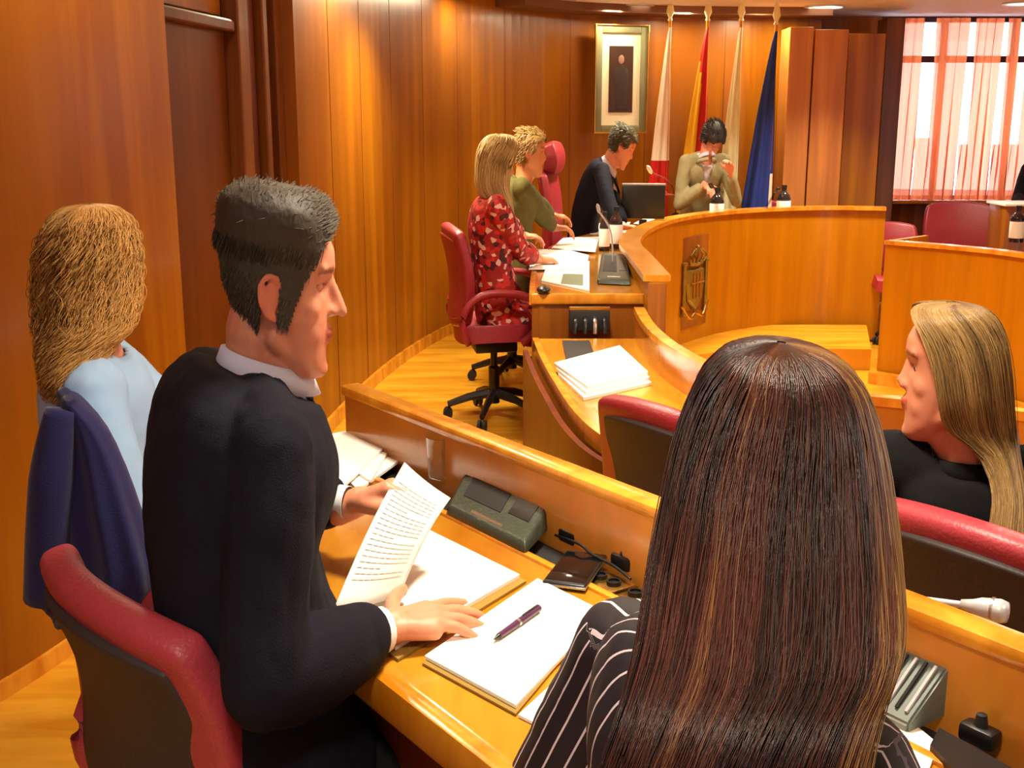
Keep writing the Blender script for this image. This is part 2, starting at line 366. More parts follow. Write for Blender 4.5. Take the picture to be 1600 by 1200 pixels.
def ceiling_light(p, r, label, grp='round recessed ceiling lights'):
    e = thing('ceiling_light', (p[0], p[1], CEIL), label, 'ceiling light', grp)
    bm = BM(); lathe(bm, [(r,0),(r+.03,0),(r+.028,-.012),(r,-.016),(r-.004,-.004)], seg=28); obj('rim', bm, M['satin_metal'], e, True)
    bm = BM(); lathe(bm, [(0,-.003),(r-.004,-.003),(r-.004,-.009),(0,-.012)], seg=28); obj('diffuser', bm, M['lamp'], e)
ceiling_light(P(1290,9,CEIL), .13, 'bright round recessed ceiling light right of the blue flag top')
ceiling_light(P(996,8,CEIL), .10, 'round recessed ceiling light above the framed portrait')
ceiling_light(P(1597,4,CEIL), .11, 'round recessed ceiling light at the top right corner above the curtains')

# pier and column between the flags and the windows
def pier(x0, x1, Y, y_top, depth, mt, name, mat2=None):
    p0 = D(x0, 300, Y); p1 = D(x1, 300, Y); zt = D(x0, y_top, Y).z
    bm = BM(); box(bm, ((p0.x+p1.x)/2, Y+depth/2, zt/2), (p1.x-p0.x, depth, zt), 0, .006); return struct(obj(name, bm, M[mt]))
pier(1222, 1258, 9.0, 42, .3, 'bronze_wood', 'wall_pier'); bpy.data.objects['wall_pier'].name = 'wall_back.001'
pier(1260, 1311, 9.02, 46, .3, 'bronze_wood', 'wall_x'); bpy.data.objects['wall_x'].name = 'wall_back.002'
pier(1311, 1368, 9.2, 52, .34, 'wall', 'wall_y'); bpy.data.objects['wall_y'].name = 'wall_back.003'
pier(1368, 1396, 9.45, 27, .25, 'wall_trim', 'wall_z'); bpy.data.objects['wall_z'].name = 'wall_back.004'
# window wall
WY = 10.0
x0 = D(1362, 300, WY).x; x1 = 6.4
sill = D(1400, 316, WY).z; ztr = D(1450, 92, WY).z
bm = BM(); box(bm, ((x0+x1)/2, WY+.1, sill/2), (x1-x0, .2, sill)); struct(obj('wall_right', bm, M['wall_trim']))
bm = BM(); box(bm, ((x0+x1)/2, WY-.03, sill+.012), (x1-x0, .26, .03), 0, .006); struct(obj('trim_30', bm, M['desk_edge']))
bm = BM(); box(bm, ((1.6+x0)/2, WY+.1, CEIL/2), (x0-1.6, .12, CEIL)); o = struct(obj('wall_back.005', bm, M['wall']))
bm = BM()
box(bm, ((x0+x1)/2, WY+.08, ztr), (x1-x0, .06, .055), 0, .004)
box(bm, ((x0+x1)/2, WY+.08, CEIL-.02), (x1-x0, .06, .05)); box(bm, ((x0+x1)/2, WY+.08, sill+.03), (x1-x0, .06, .05))
for px in (1372, 1478, 1590, 1700): box(bm, (D(px,90,WY).x, WY+.08, (sill+CEIL)/2), (.045, .06, CEIL-sill), 0, .004)
fr = struct(obj('window_1', bm, plain('dark_window_frame', (70, 60, 84), .45, .4)))
bm = BM(); box(bm, ((x0+x1)/2, WY+.085, (sill+CEIL)/2), (x1-x0, .006, CEIL-sill)); obj('pane', bm, M['glass'], fr)
bm = BM(); slab(bm, [(x0-2.5,13.5),(9,12.6),(9,12.65),(x0-2.5,13.55)], -.5, 4.5); sk = tag(obj('sky_backdrop', bm, M['sky']), 'bright overcast sky beyond the curtained windows', 'sky'); sk['kind'] = 'structure'
bm = BM(); slab(bm, [(7,-2),(7.1,-2),(7.1,13),(7,13)], 0, CEIL); struct(obj('wall_right.001', bm, M['wall']))
# curtains: pleated voile panels hanging from the ceiling
def curtain(px0, px1, Y, label, bot=None, amp=.035, folds=6, top=CEIL-.03):
    p0, p1 = D(px0, 200, Y), D(px1, 200, Y); n = folds*10; rows = 7
    zb = (sill+.03) if bot is None else bot
    bm = BM(); g = []
    for j in range(rows+1):
        f = j/rows; z = top+(zb-top)*f; g.append([])
        for i in range(n+1):
            s = i/n; x = p0.x+(p1.x-p0.x)*s + .012*math.sin(f*3+i*.7)
            y = Y + amp*(.6+.5*f)*math.sin(s*folds*2*math.pi+.6*f) + .012*math.sin(s*folds*5.1*math.pi+1)
            g[-1].append(bm.verts.new((x, y, z)))
    for j in range(rows):
        for i in range(n): bm.faces.new((g[j][i], g[j][i+1], g[j+1][i+1], g[j+1][i]))
    return tag(obj('curtain', bm, M['curtain'], None, True, 0), label, 'curtain', 'coral curtains along the window wall')
curtain(1399, 1431, WY-.16, 'coral curtain panel hanging nearest the wooden column', folds=2, amp=.02)
curtain(1451, 1500, WY-.18, 'coral curtain panel second from the wooden column', folds=3, amp=.022)
curtain(1512, 1552, WY-.15, 'coral curtain panel third from the wooden column', folds=3, amp=.02)
curtain(1562, 1578, WY-.15, 'narrow coral curtain panel near the right edge of the photo', folds=1, amp=.02)
curtain(1592, 1720, WY-.18, 'coral curtain panel cut by the right edge of the photo', folds=5, amp=.022)
# lower voile only covers the bottom half between panels
curtain(1431, 1451, WY-.12, 'short coral curtain panel low between the first and second tall panels', folds=1, amp=.015, top=D(1440,215,WY).z)
curtain(1500, 1512, WY-.12, 'short coral curtain panel low between the second and third tall panels', folds=1, amp=.012, top=D(1440,225,WY).z)
curtain(1552, 1562, WY-.12, 'short coral curtain panel low right of the third tall panel', folds=1, amp=.012, top=D(1440,225,WY).z)
curtain(1578, 1592, WY-.12, 'short coral curtain panel low behind the dark-clothed person at the edge', folds=1, amp=.012, top=D(1440,225,WY).z)
curtain(1735, 1960, WY-.18, 'coral curtain panel farthest right, beyond the photo edge', folds=8, amp=.022)
# ================================================================= NEAR DESK ROW
DZ = .89
t_desk = thing('conference_desk', (*RN(1.5,-.25).xy, TIER), 'long lacquered wooden desk with raised front panel in front of the suited man', 'desk')
def rowbox(bm, a0, a1, b0, b1, z0, z1, bev=.004):
    c = RN((a0+a1)/2, (b0+b1)/2, (z0+z1)/2); box(bm, c, (a1-a0, b1-b0, z1-z0), ROWA, bev); return bm
def local(o, root):
    o.parent = root; o.matrix_parent_inverse = root.matrix_basis.inverted(); return o
DL = 3.3
bm = rowbox(BM(), -.03, DL, -.50, -.10, DZ-.03, DZ, .006); local(obj('desk_top', bm, M['desk'], None, True), t_desk)
bm = rowbox(BM(), -.03, DL, -.525, -.495, DZ-.055, DZ+.002, .01); local(obj('front_edge', bm, M['desk_edge'], None, True), t_desk)
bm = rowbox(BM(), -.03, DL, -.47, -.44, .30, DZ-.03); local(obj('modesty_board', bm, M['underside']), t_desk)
bm = rowbox(BM(), -.03, DL, -.012, .018, 0.0, 1.0, .003); local(obj('front_panel', bm, M['panel'], None, True), t_desk)
bm = rowbox(BM(), -.035, DL, -.022, .03, .995, 1.02, .009); local(obj('top_rail', bm, M['desk_edge'], None, True), t_desk)
bm = rowbox(BM(), -.055, -.028, -.50, .02, TIER, DZ+.01, .004); local(obj('end_panel', bm, M['panel'], None, True), t_desk)
# cable trough at the foot of the panel
bm = rowbox(BM(), -.02, DL, -.102, -.012, DZ-.035, DZ-.02); local(obj('cable_trough', bm, M['black_soft']), t_desk)
bm = rowbox(BM(), -.03, DL, -.112, -.097, DZ-.03, DZ+.006, .003); local(obj('trough_lip', bm, M['desk_edge'], None, True), t_desk)
for a0 in (.915, 1.0, 1.09, 1.72, 1.83):
    bm = rowbox(BM(), a0, a0+.075, -.092, -.03, DZ-.012, DZ-.004, .002); o = local(obj('socket_plate', bm, M['gold'] if a0 < 1.5 else M['metal'], None, True), t_desk)
    bm = BM()
    for k in (0, 1):
        c = RN(a0+.02+k*.034, -.06, DZ-.001); lathe(bm, [(0,-.004),(.012,-.004),(.012,.004),(.009,.004),(.009,0),(0,0)], c, 14)
    s = obj('socket', bm, M['black'], None, True); s.parent = o
# ================================================================= SECOND ROW DESK (main floor)
Z2 = .74
near2 = [(.095,4.62),(.12,4.2),(.155,3.8),(.20,3.4),(.27,3.1),(.40,2.86),(.60,2.66),(.82,2.48),(1.02,2.28),(1.22,1.98),(1.42,1.66),(1.62,1.34)]
far2 = [(.53,4.62),(.525,4.2),(.56,3.8),(.645,3.45),(.80,3.22),(1.02,3.08),(1.25,2.98),(1.45,2.82),(1.65,2.55),(1.86,2.25),(2.05,1.9),(2.25,1.5)]
n2, f2 = dense(near2, 6), dense(far2, 6)
t2 = thing('conference_desk', (.5, 3.3, 0), 'curved lower wooden desk stepping down from the dais, thick paper stack on it', 'desk')
bm = BM(); slab(bm, [tuple(p) for p in n2]+[tuple(p) for p in f2[::-1]], Z2-.03, Z2); local(obj('desk_top', bm, M['desk']), t2)
bm = BM(); strip(bm, n2, (-.012, .012), Z2-.05, Z2+.004); local(obj('front_edge', bm, M['desk_edge'], None, True), t2)
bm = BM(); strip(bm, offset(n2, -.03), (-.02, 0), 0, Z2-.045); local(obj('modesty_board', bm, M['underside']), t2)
bm = BM(); strip(bm, f2, (-.03, 0), 0, .845); o = local(obj('front_panel', bm, M['panel']), t2)
bm = BM(); strip(bm, f2, (-.036, .006), .845, .87); local(obj('top_rail', bm, M['desk_edge'], None, True), t2)
# ================================================================= DAIS
ZD = .89; ZP = 1.0
par = [P(1025,430,ZP).xy+Vector((.005,0)), P(1000,398,ZP).xy, P(984,376,ZP).xy, P(1004,356,ZP).xy, P(1045,341,ZP).xy, P(1100,332,ZP).xy, P(1160,326.5,ZP).xy, P(1220,323.5,ZP).xy, P(1300,322,ZP).xy, P(1384,323,ZP).xy]
dl = dense([tuple(p) for p in par], 8)
td = thing('dais_desk', (.6, 6.2, TIER), 'large curved wooden dais desk whose orange front carries the bronze coat of arms', 'desk')
bm = BM(); strip(bm, dl, (-.03, .03), 0.02, ZP-.025); o = local(obj('front_panel', bm, M['counter']), td); leaf_attr(o, .33, .5, 9)
bm = BM(); strip(bm, dl, (-.055, .055), ZP-.025, ZP, ); local(obj('top_rail', bm, M['desk_edge'], None, True), td)
# working surface on the dais side
inner = offset(dl, .03); outer = offset(dl, .50)
outer[0] = Vector((.085, 4.84)); 
k0 = 0
outer = [Vector((.085,4.84)), Vector((.10,5.4)), Vector((.135,6.0)), Vector((.22,6.6)), Vector((.42,7.3)), Vector((.75,7.95)), Vector((1.2,8.35)), Vector((1.8,8.65)), Vector((2.6,8.75))]
outer = dense([tuple(p) for p in outer], 9)
inner = [Vector((par[0].x-.03, 4.84))] + [p for p in inner if p.y > 4.9]
bm = BM(); slab(bm, [tuple(p) for p in outer]+[tuple(p) for p in inner[::-1]], ZD-.03, ZD); local(obj('desk_top', bm, M['desk']), td)
bm = BM(); strip(bm, outer, (-.012, .012), ZD-.045, ZD+.003); local(obj('front_edge', bm, M['desk_edge'], None, True), td)
e0 = Vector((.085,4.85)); e1 = Vector((par[0].x+.03, 4.85))
bm = BM(); box(bm, ((e0.x+e1.x)/2, 4.86, (ZD-.04+0)/2+.02), (e1.x-e0.x, .03, ZD-.04)); local(obj('end_panel', bm, M['counter_red']), td)
bm = BM(); box(bm, ((e0.x+e1.x)/2, 4.85, ZD-.02), (e1.x-e0.x+.01, .04, .045), 0, .008); local(obj('end_edge', bm, M['desk_edge'], None, True), td)
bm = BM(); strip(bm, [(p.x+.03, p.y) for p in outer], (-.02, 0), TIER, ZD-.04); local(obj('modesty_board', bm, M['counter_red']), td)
y0 = par[0].y
bm = BM(); box(bm, (par[0].x-.0, y0-.006, (ZP-.03)/2), (.075, .03, ZP-.03), 0, .004); local(obj('end_post', bm, M['counter_red'], None, True), td)
# low wooden step along the foot of the dais
st_in = dense([(.78,6.6),(1.0,7.1),(1.45,7.42),(2.0,7.48),(2.37,7.46)], 8); st_out = dense([(.75,7.35),(1.0,7.9),(1.45,8.3),(2.0,8.4),(2.62,8.4)], 8)
bm = BM(); slab(bm, [tuple(p) for p in st_in]+[tuple(p) for p in st_out[::-1]], 0.001, .14); tag(obj('wooden_step', bm, M['tier_floor']), 'low wooden step along the foot of the curved dais front', 'step')
# right wing of desks
ZW = .885
wing = [D(1384, 590, 7.2).xy, P(1440,381,ZW).xy, P(1600,397,ZW).xy, P(1760,420,ZW).xy]
wing = [Vector((2.47,7.95))]+[P(1388,376,ZW).xy, P(1500,385,ZW).xy, P(1600,396,ZW).xy, P(1780,425,ZW).xy]
wing = wing[1:]
tw = thing('conference_desk', (2.9, 7.7, 0), 'wooden desk wing at the far right with lighter top rail, below the curtained windows', 'desk')
wd = dense([tuple(p) for p in wing], 8)
bm = BM(); strip(bm, wd, (-.03, 0), 0, ZW-.02); o = local(obj('front_panel', bm, M['counter']), tw); leaf_attr(o, .4, .8, 19)
bm = BM(); strip(bm, wd, (-.05, .03), ZW-.02, ZW+.005); local(obj('top_rail', bm, M['desk_edge'], None, True), tw)
wo = offset(wd, .5)
bm = BM(); slab(bm, [tuple(p) for p in wo]+[tuple(p) for p in offset(wd, .0)[::-1]], ZW-.09, ZW-.06); local(obj('desk_top', bm, M['desk']), tw)
bm = BM(); strip(bm, offset(wd, -.10), (-.03, .05), 0, .07); local(obj('plinth', bm, M['desk_edge']), tw)
a = wd[0]; b_ = wo[0]; mid = (a+b_)/2
bm = BM(); box(bm, (mid.x, mid.y, ZW/2), ((a-b_).length, .03, ZW), math.atan2((b_-a).y, (b_-a).x)); local(obj('end_panel', bm, M['counter']), tw)
# block seen behind the wing: low wooden cabinet at the right edge
p = D(1592, 320, 8.4)
tc = thing('wooden_lectern', (p.x, 8.4, 0), 'dark wooden stand with pale top before the dark-clothed person at the right edge', 'stand')
bm = BM(); box(bm, (0,0,p.z/2), (.30,.3,p.z), 0, .004); obj('body', bm, M['counter_red'], tc, True)
bm = BM(); box(bm, (0,0,p.z+.01), (.34,.34,.02), 0, .005); obj('top', bm, M['paper'], tc, True)

# ---- coat of arms on the dais front
ang = None
best = min(range(len(dl)-1), key=lambda i: abs(math.degrees(math.atan2(dl[i].x, dl[i].y)) - math.degrees(math.atan2(P(1076,440,.6).x, P(1076,440,.6).y))) if dl[i].y > 6.2 else 99)
q = dl[best]; tq = (dl[best+1]-dl[best]).normalized(); qn = Vector((tq.y, -tq.x))
def emblem():
    zc = D(1076, 440, q.y).z
    e = thing('coat_of_arms', (q.x+qn.x*.034, q.y+qn.y*.034, zc), 'bronze relief coat of arms with crown on the curved dais front', 'emblem', rz=math.atan2(qn.y, qn.x)+math.pi/2)
    W, H = .19, .26
    # back board
    bm = BM(); box(bm, (0,.002,0), (2*W+.06,.012,2*H+.1), 0, .004); obj('back_board', bm, M['counter_red'], e, True)
    bm = BM(); pts = [(-.6,.35),(.6,.35),(.62,0),(.5,-.45),(0,-.75),(-.5,-.45),(-.62,0)]
    a_ = [bm.verts.new((x*W,-.012,y*H)) for x, y in pts]; b_ = [bm.verts.new((x*W*.9,-.034,y*H*.9)) for x, y in pts]
    bm.faces.new(a_); bm.faces.new(b_[::-1])
    for i in range(7): bm.faces.new((a_[i], a_[(i+1)%7], b_[(i+1)%7], b_[i]))
    obj('shield', bm, M['bronze'], e)
    bm = BM()
    for x in (-.25, 0, .25): tube(bm, [(x*W,-.038,-.4*H),(x*W,-.038,.25*H)], .007, 8)
    tube(bm, [(-.5*W,-.038,0),(.5*W,-.038,0)], .006); obj('charges', bm, M['gold'], e, True)
    bm = BM()
    for s in (-1, 1):
        if s == 1: obj('pillar', bm, M['bronze'], e, True); bm = BM()
        tube(bm, [(s*.85*W,-.02,-.75*H),(s*.85*W,-.02,.5*H)], .014, 10); box(bm, (s*.85*W,-.02,.53*H), (.045,.03,.02), 0, .004); box(bm, (s*.85*W,-.02,-.78*H), (.045,.03,.02), 0, .004)
    obj('pillar', bm, M['bronze'], e, True)
    bm = BM(); tube(bm, [(-.5*W,-.02,.5*H),(0,-.03,.46*H),(.5*W,-.02,.5*H)], .012)
    for k in range(5):
        x = (-.5+.25*k)*W; tube(bm, spline([(x,-.03,.52*H),(x*1.25,-.04,.72*H),(x*.4,-.035,.88*H)], 6), .006, 6)
    lathe(bm, [(0,0),(.014,.01),(.014,.02),(0,.032)], (0,-.03,.86*H), 10); obj('crown', bm, M['bronze'], e, True)
    bm = BM(); tube(bm, spline([(-W,-.02,-.55*H),(-.5*W,-.035,-.9*H),(0,-.03,-.8*H),(.5*W,-.035,-.9*H),(W,-.02,-.55*H)], 16), .011, 8); obj('ribbon', bm, M['gold'], e, True)
emblem()

# ---- framed portrait
def portrait():
    Yp = 9.12
    p0, p1 = D(928, 40, Yp), D(1010, 207, Yp); W = p1.x-p0.x; Hh = p0.z-p1.z; c = (p0+p1)/2
    e = thing('framed_portrait', (c.x, Yp-.02, c.z), 'tall framed portrait with wide white mount hanging beside the flags', 'picture', rz=math.radians(14))
    bm = BM(); f = .055
    for (x, z, sx, sz) in ((-W/2+f/2,0,f,Hh),(W/2-f/2,0,f,Hh),(0,Hh/2-f/2,W-2*f,f),(0,-Hh/2+f/2,W-2*f,f)): box(bm, (x,0,z), (sx,.035,sz), 0, .004)
    obj('frame', bm, M['frame_grey'], e, True)
    bm = BM(); g = .012
    for (x, z, sx, sz) in ((-W/2,0,g,Hh+g),(W/2,0,g,Hh+g),(0,Hh/2,W,g),(0,-Hh/2,W,g)): box(bm, (x,-.012,z), (sx,.03,sz), 0, .003)
    obj('gilt_edge', bm, M['gold'], e, True)
    bm = BM(); box(bm, (0,.004,0), (W-2*f,.01,Hh-2*f)); obj('mount', bm, M['mat_white'], e)
    pw, ph = W*.46, Hh*.62
    bm = BM(); box(bm, (0,-.003,0), (pw,.006,ph)); pc = obj('photograph', bm, M['picture_dark'], e)
    bm = BM(); bmesh.ops.create_icosphere(bm, subdivisions=2, radius=1); bmesh.ops.transform(bm, matrix=Matrix.Translation((.0,-.007,ph*.30))@Matrix.Diagonal((.024,.003,.034,1)), verts=bm.verts[:]); s = obj('printed_face', bm, plain('print_skin', (150,110,92), .6), pc, True)
    bm = BM(); rings = []
    for (x, z) in ((.012,.22),(.018,.19),(.055,.15),(.062,.0),(.05,-.2),(.045,-.45)):
        rings.append([Vector((x*math.cos(a), -.006+.002*math.sin(a), z*ph)) for a in [k*math.pi/6 for k in range(12)]])
    loft(bm, rings); obj('printed_uniform', bm, plain('print_cloth', (44,30,28), .6), pc, True)
portrait()

# ---- flags
def flag(px, top_y, px_l, py_b, Y, bands, label, emb=None):
    pole_top = D(px, top_y, Y); pt = Vector((pole_top.x, Y, 0))
    e = thing('flag', (pt.x, Y, TIER), label, 'flag', 'flags standing behind the dais')
    zt = pole_top.z-TIER
    bm = BM(); tube(bm, [(0,0,.03),(0,0,zt)], .013, 10); obj('pole', bm, M['desk_edge'], e, True)
    bm = BM(); lathe(bm, [(0,0),(.15,0),(.15,.02),(.04,.04),(.02,.1),(0,.1)], seg=24); obj('base', bm, M['gold'], e, True)
    bm = BM(); lathe(bm, [(0,zt-.01),(.02,zt),(.012,zt+.02),(.03,zt+.06),(.02,zt+.12),(.004,zt+.18),(0,zt+.185)], seg=12); obj('finial', bm, M['cream_flag'], e, True)
    zb = .35; rows, n = 22, 48; ctop = zt-.05; vis = D(px, py_b, Y).z-TIER
    wv = D(px, py_b, Y).x - D(px_l, py_b, Y).x
    bm = BM(); g = []
    for j in range(rows+1):
        f = j/rows; z = ctop+(zb-ctop)*f; fr_ = (ctop-z)/(ctop-vis); w = .02+wv*min(1.1, fr_**.8); g.append([])
        for i in range(n):
            a = 2*math.pi*i/n; rr = 1+.22*math.sin(a*6+f*1.5)*min(1, f*3)
            g[-1].append(bm.verts.new((-w/2+.012+ w/2*rr*math.cos(a), (.015+.3*w)*rr*math.sin(a), z)))
    mi = {}
    for j in range(rows):
        for i in range(n):
            fc = bm.faces.new((g[j][i], g[j][(i+1)%n], g[j+1][(i+1)%n], g[j+1][i])); fc.material_index = bands(j/rows, 2*math.pi*(i+.5)/n)
    return e, bm
def fin(eb, mats): obj('cloth', eb[1], mats, eb[0], True, 0)
zf = lambda py, Y: None
fin(flag(1047, 32, 1024, 300, 9.0, lambda f, a: 1 if f > .50 else 0, 'white flag with a red lower part, nearest the framed portrait'), [M['white_flag'], M['red_flag']])
fin(flag(1106, 32, 1074, 300, 9.0, lambda f, a: 1 if (f > .20+.08*math.cos(a) and math.cos(a) < -.1) else 0, 'red and yellow flag behind the man in khaki jacket'), [M['red_flag'], M['yellow_flag']])
fin(flag(1158, 32, 1136, 300, 8.95, lambda f, a: 0, 'plain cream white flag right of the khaki-jacketed man'), [M['cream_flag']])
e4 = flag(1213, 38, 1180, 300, 8.9, lambda f, a: 1 if (f > .52 and math.cos(a) > .75 and int(f*22) % 3 != 0) else 0, 'deep blue flag, rightmost of the four on poles')
fin(e4, [M['blue_flag'], M['white_flag']])

# ================================================================= CHAIRS
def pad(bm, w, h, curve, lean, r=.12, nx_=12, nz=14, taper=.0, z0=0):
    """rounded rectangular curved sheet in local y (width) / z (height), x = forward"""
    g = []
    for j in range(nz+1):
        g.append([])
        for i in range(nx_+1):
            a, b = 2*i/nx_-1, 2*j/nz-1
            # square to rounded square
            k = .36; aa = a*math.sqrt(1-k*b*b/1.6); bb = b*math.sqrt(1-k*a*a/1.6)
            y = aa*w/2*(1+taper*bb); z = (bb+1)/2*h
            x = curve*(y/(w/2))**2*1.0 - lean*z + .03*math.sin(z/h*math.pi)
            g[-1].append(bm.verts.new((x, y, z+z0)))
    for j in range(nz):
        for i in range(nx_): bm.faces.new((g[j][i], g[j][i+1], g[j+1][i+1], g[j+1][i]))
def solid(o, th, bev=.015, off=0, sub=1):
    m = o.modifiers.new('solid', 'SOLIDIFY'); m.thickness = th; m.offset = off
    m = o.modifiers.new('bev', 'BEVEL'); m.width = bev; m.segments = 3; m.limit_method = 'ANGLE'; m.angle_limit = math.radians(50)
    if sub: m = o.modifiers.new('sub', 'SUBSURF'); m.levels = m.render_levels = sub
def office_chair(loc, yaw, label, grp='burgundy leather swivel chairs', top=.98, w=.50, leather='leather', lean=.18, headrest=False, arms=True, armoff=.03, seatz=.45, shell='shell'):
    """top: height of backrest above the floor the chair stands on"""
    e = thing('swivel_chair', loc, label, 'chair', grp, yaw)
    bx = -.24; zb = seatz+.03
    bm = BM(); pad(bm, w, top-zb, .055, lean, taper=.04, z0=zb)
    for v in bm.verts: v.co.x += bx+lean*zb*0
    o = obj('backrest', bm, M[leather], e, True, 0); solid(o, .055, .02)
    bm = BM(); pad(bm, w-.075, top-zb-.085, .05, lean, taper=.04, z0=zb+.04)
    for v in bm.verts: v.co.x += bx-.034-.0
    o = obj('back_shell', bm, M[shell], e, True, 0); solid(o, .018, .006)
    if headrest:
        bm = BM(); pad(bm, w*.8, .2, .03, lean, z0=top-.04)
        for v in bm.verts: v.co.x += bx+.02
        o = obj('headrest', bm, M[leather], e, True, 0); solid(o, .08, .03)
    bm = BM(); pad(bm, w, .48, 0, 0)
    for v in bm.verts:
        x, y, z = v.co; v.co = Vector((z-.24, y, seatz - .02*(abs(y)/(w/2))**3*-1 - (.03 if z > .42 else 0)))
    o = obj('seat', bm, M[leather], e, True, 0); solid(o, .085, .03)
    if arms:
        for s in (-1, 1):
            y = s*(w/2+armoff); pts = spline([(-.20,y,seatz-.02),(-.24,y*1.02,seatz+.10),(-.14,y*1.03,seatz+.205),(.06,y*1.03,seatz+.215),(.20,y*1.02,seatz+.17),(.22,y,seatz+.06),(.12,y*.96,seatz-.03)], 26)
            bm = BM(); tube(bm, pts, .020, 10); o = obj('armrest', bm, M[leather], e, True, 0)
    bm = BM(); box(bm, (0,0,seatz-.075), (.26,.2,.05), 0, .01); obj('mechanism', bm, M['black'], e, True)
    bm = BM(); lathe(bm, [(0,.08),(.035,.08),(.035,.26),(.022,.27),(.022,seatz-.05),(0,seatz-.05)], seg=16); obj('column', bm, M['black'], e, True)
    for k in range(5):
        a = 2*math.pi*k/5+.5; ca, sa = math.cos(a), math.sin(a)
        bm = BM(); tube(bm, [(ca*.02,sa*.02,.13),(ca*.16,sa*.16,.11),(ca*.29,sa*.29,.075)], [.026,.021,.017], 8); o = obj('leg', bm, M['black'], e, True)
        bm = BM(); b4 = None
        for s in (-1, 1):
            cx = Vector((ca*.29, sa*.29, .03))+Vector((-sa,ca,0))*s*.016
            tube(bm, [cx-Vector((-sa,ca,0))*.009, cx+Vector((-sa,ca,0))*.009], .03, 14)
        obj('caster', bm, M['black_soft'], o, True)
    return e
# ================================================================= PEOPLE
SX = .80       # the photograph shows everybody this slim across
def cap(bm, p0, p1, r0, r1, seg=14):
    """tapered capsule"""
    p0, p1 = Vector(p0), Vector(p1); t = (p1-p0); L = t.length
    if L < 1e-5: t = Vector((0,0,1)); 
    t = t.normalized(); s, u_ = frame_of(t); rings = []
    for a in (-89, -60, -30, 0): rings.append((p0+t*r0*math.sin(math.radians(a)), r0*math.cos(math.radians(a))))
    for a in (0, 30, 60, 89): rings.append((p1+t*r1*math.sin(math.radians(a)), r1*math.cos(math.radians(a))))
    loft(bm, [[c+(s*math.cos(k*2*math.pi/seg)+u_*math.sin(k*2*math.pi/seg))*r for k in range(seg)] for c, r in rings])
def ell(bm, c, r, R=None):
    b4 = mark(bm); q = bmesh.ops.create_icosphere(bm, subdivisions=3, radius=1)
    m = Matrix.Translation(Vector(c)) @ (R if R is not None else Matrix.Identity(4)) @ Matrix.Diagonal((*r, 1)); bmesh.ops.transform(bm, matrix=m, verts=q['verts'])
def chain(bm, pts, rs):
    for i in range(len(pts)-1): cap(bm, pts[i], pts[i+1], rs[i], rs[i+1])
def remesh(bm, vox, it=3, fac=.5):
    bmesh.ops.recalc_face_normals(bm, faces=bm.faces[:])
    me = bpy.data.meshes.new('tmp'); bm.to_mesh(me); bm.free(); o = bpy.data.objects.new('tmp', me); COL.objects.link(o)
    m = o.modifiers.new('r', 'REMESH'); m.mode = 'VOXEL'; m.voxel_size = vox
    m = o.modifiers.new('s', 'SMOOTH'); m.iterations = it; m.factor = fac
    dg = bpy.context.evaluated_depsgraph_get(); dg.update(); ev = o.evaluated_get(dg)
    out = bpy.data.meshes.new_from_object(ev); bpy.data.objects.remove(o); bpy.data.meshes.remove(me); return out
def getco(me): a = np.empty(len(me.vertices)*3); me.vertices.foreach_get('co', a); return a.reshape(-1, 3)
def setco(me, a): me.vertices.foreach_set('co', a.ravel()); me.update()
def normals(me): a = np.empty(len(me.vertices)*3); me.vertices.foreach_get('normal', a); return a.reshape(-1, 3)
def folds(me, amp, scale, stretch=(1,1,1), seed=0):
    co = getco(me); no = normals(me); st = np.array(stretch)
    d = np.array([noise.noise(Vector(p*st*scale)+Vector((seed,seed*2,0))) + .5*abs(noise.noise(Vector(p*st*scale*2.3)+Vector((seed,5,0)))) for p in co])
    setco(me, co+no*(d*amp)[:, None])
def ik(S, W, l1, l2, pole):
    d = W-S; L = min(d.length, (l1+l2)*.999); t = d.normalized(); W2 = S+t*L
    a = (l1*l1-l2*l2+L*L)/(2*L); h = math.sqrt(max(0, l1*l1-a*a)); p = (pole-t*pole.dot(t)).normalized()
    return S+t*a+p*h, W2
# head outline, rings (z, front, back, half width)
HEADR = [(-.120,.066,.030,.012),(-.116,.082,.022,.026),(-.104,.090,.004,.038),(-.088,.0885,-.020,.049),(-.070,.087,-.040,.056),(-.050,.088,-.056,.061),
         (-.028,.086,-.072,.066),(-.004,.083,-.085,.070),(.018,.080,-.093,.073),(.036,.083,-.098,.0745),(.052,.089,-.101,.075),(.070,.086,-.100,.0745),(.088,.075,-.094,.070),(.102,.056,-.080,.059),(.112,.034,-.060,.043),(.118,.006,-.034,.022)]
def ring_at(z):
    for a, b in zip(HEADR[:-1], HEADR[1:]):
        if z <= b[0]:
            f = max(0, (z-a[0])/(b[0]-a[0])); return tuple(a[k]+(b[k]-a[k])*f for k in range(4))
    return HEADR[-1]
def head_pt(z, th, off=0):
    _, f, b, w_ = ring_at(z); cx, h = (f+b)/2, (f-b)/2; c, s = math.cos(th), math.sin(th)
    c2 = math.copysign(abs(c)**.92, c); s2 = math.copysign(abs(s)**.92, s)
    return Vector((cx+(h+off)*c2, (w_+off)*s2, z + off*max(0, (z-.05)/.07)))
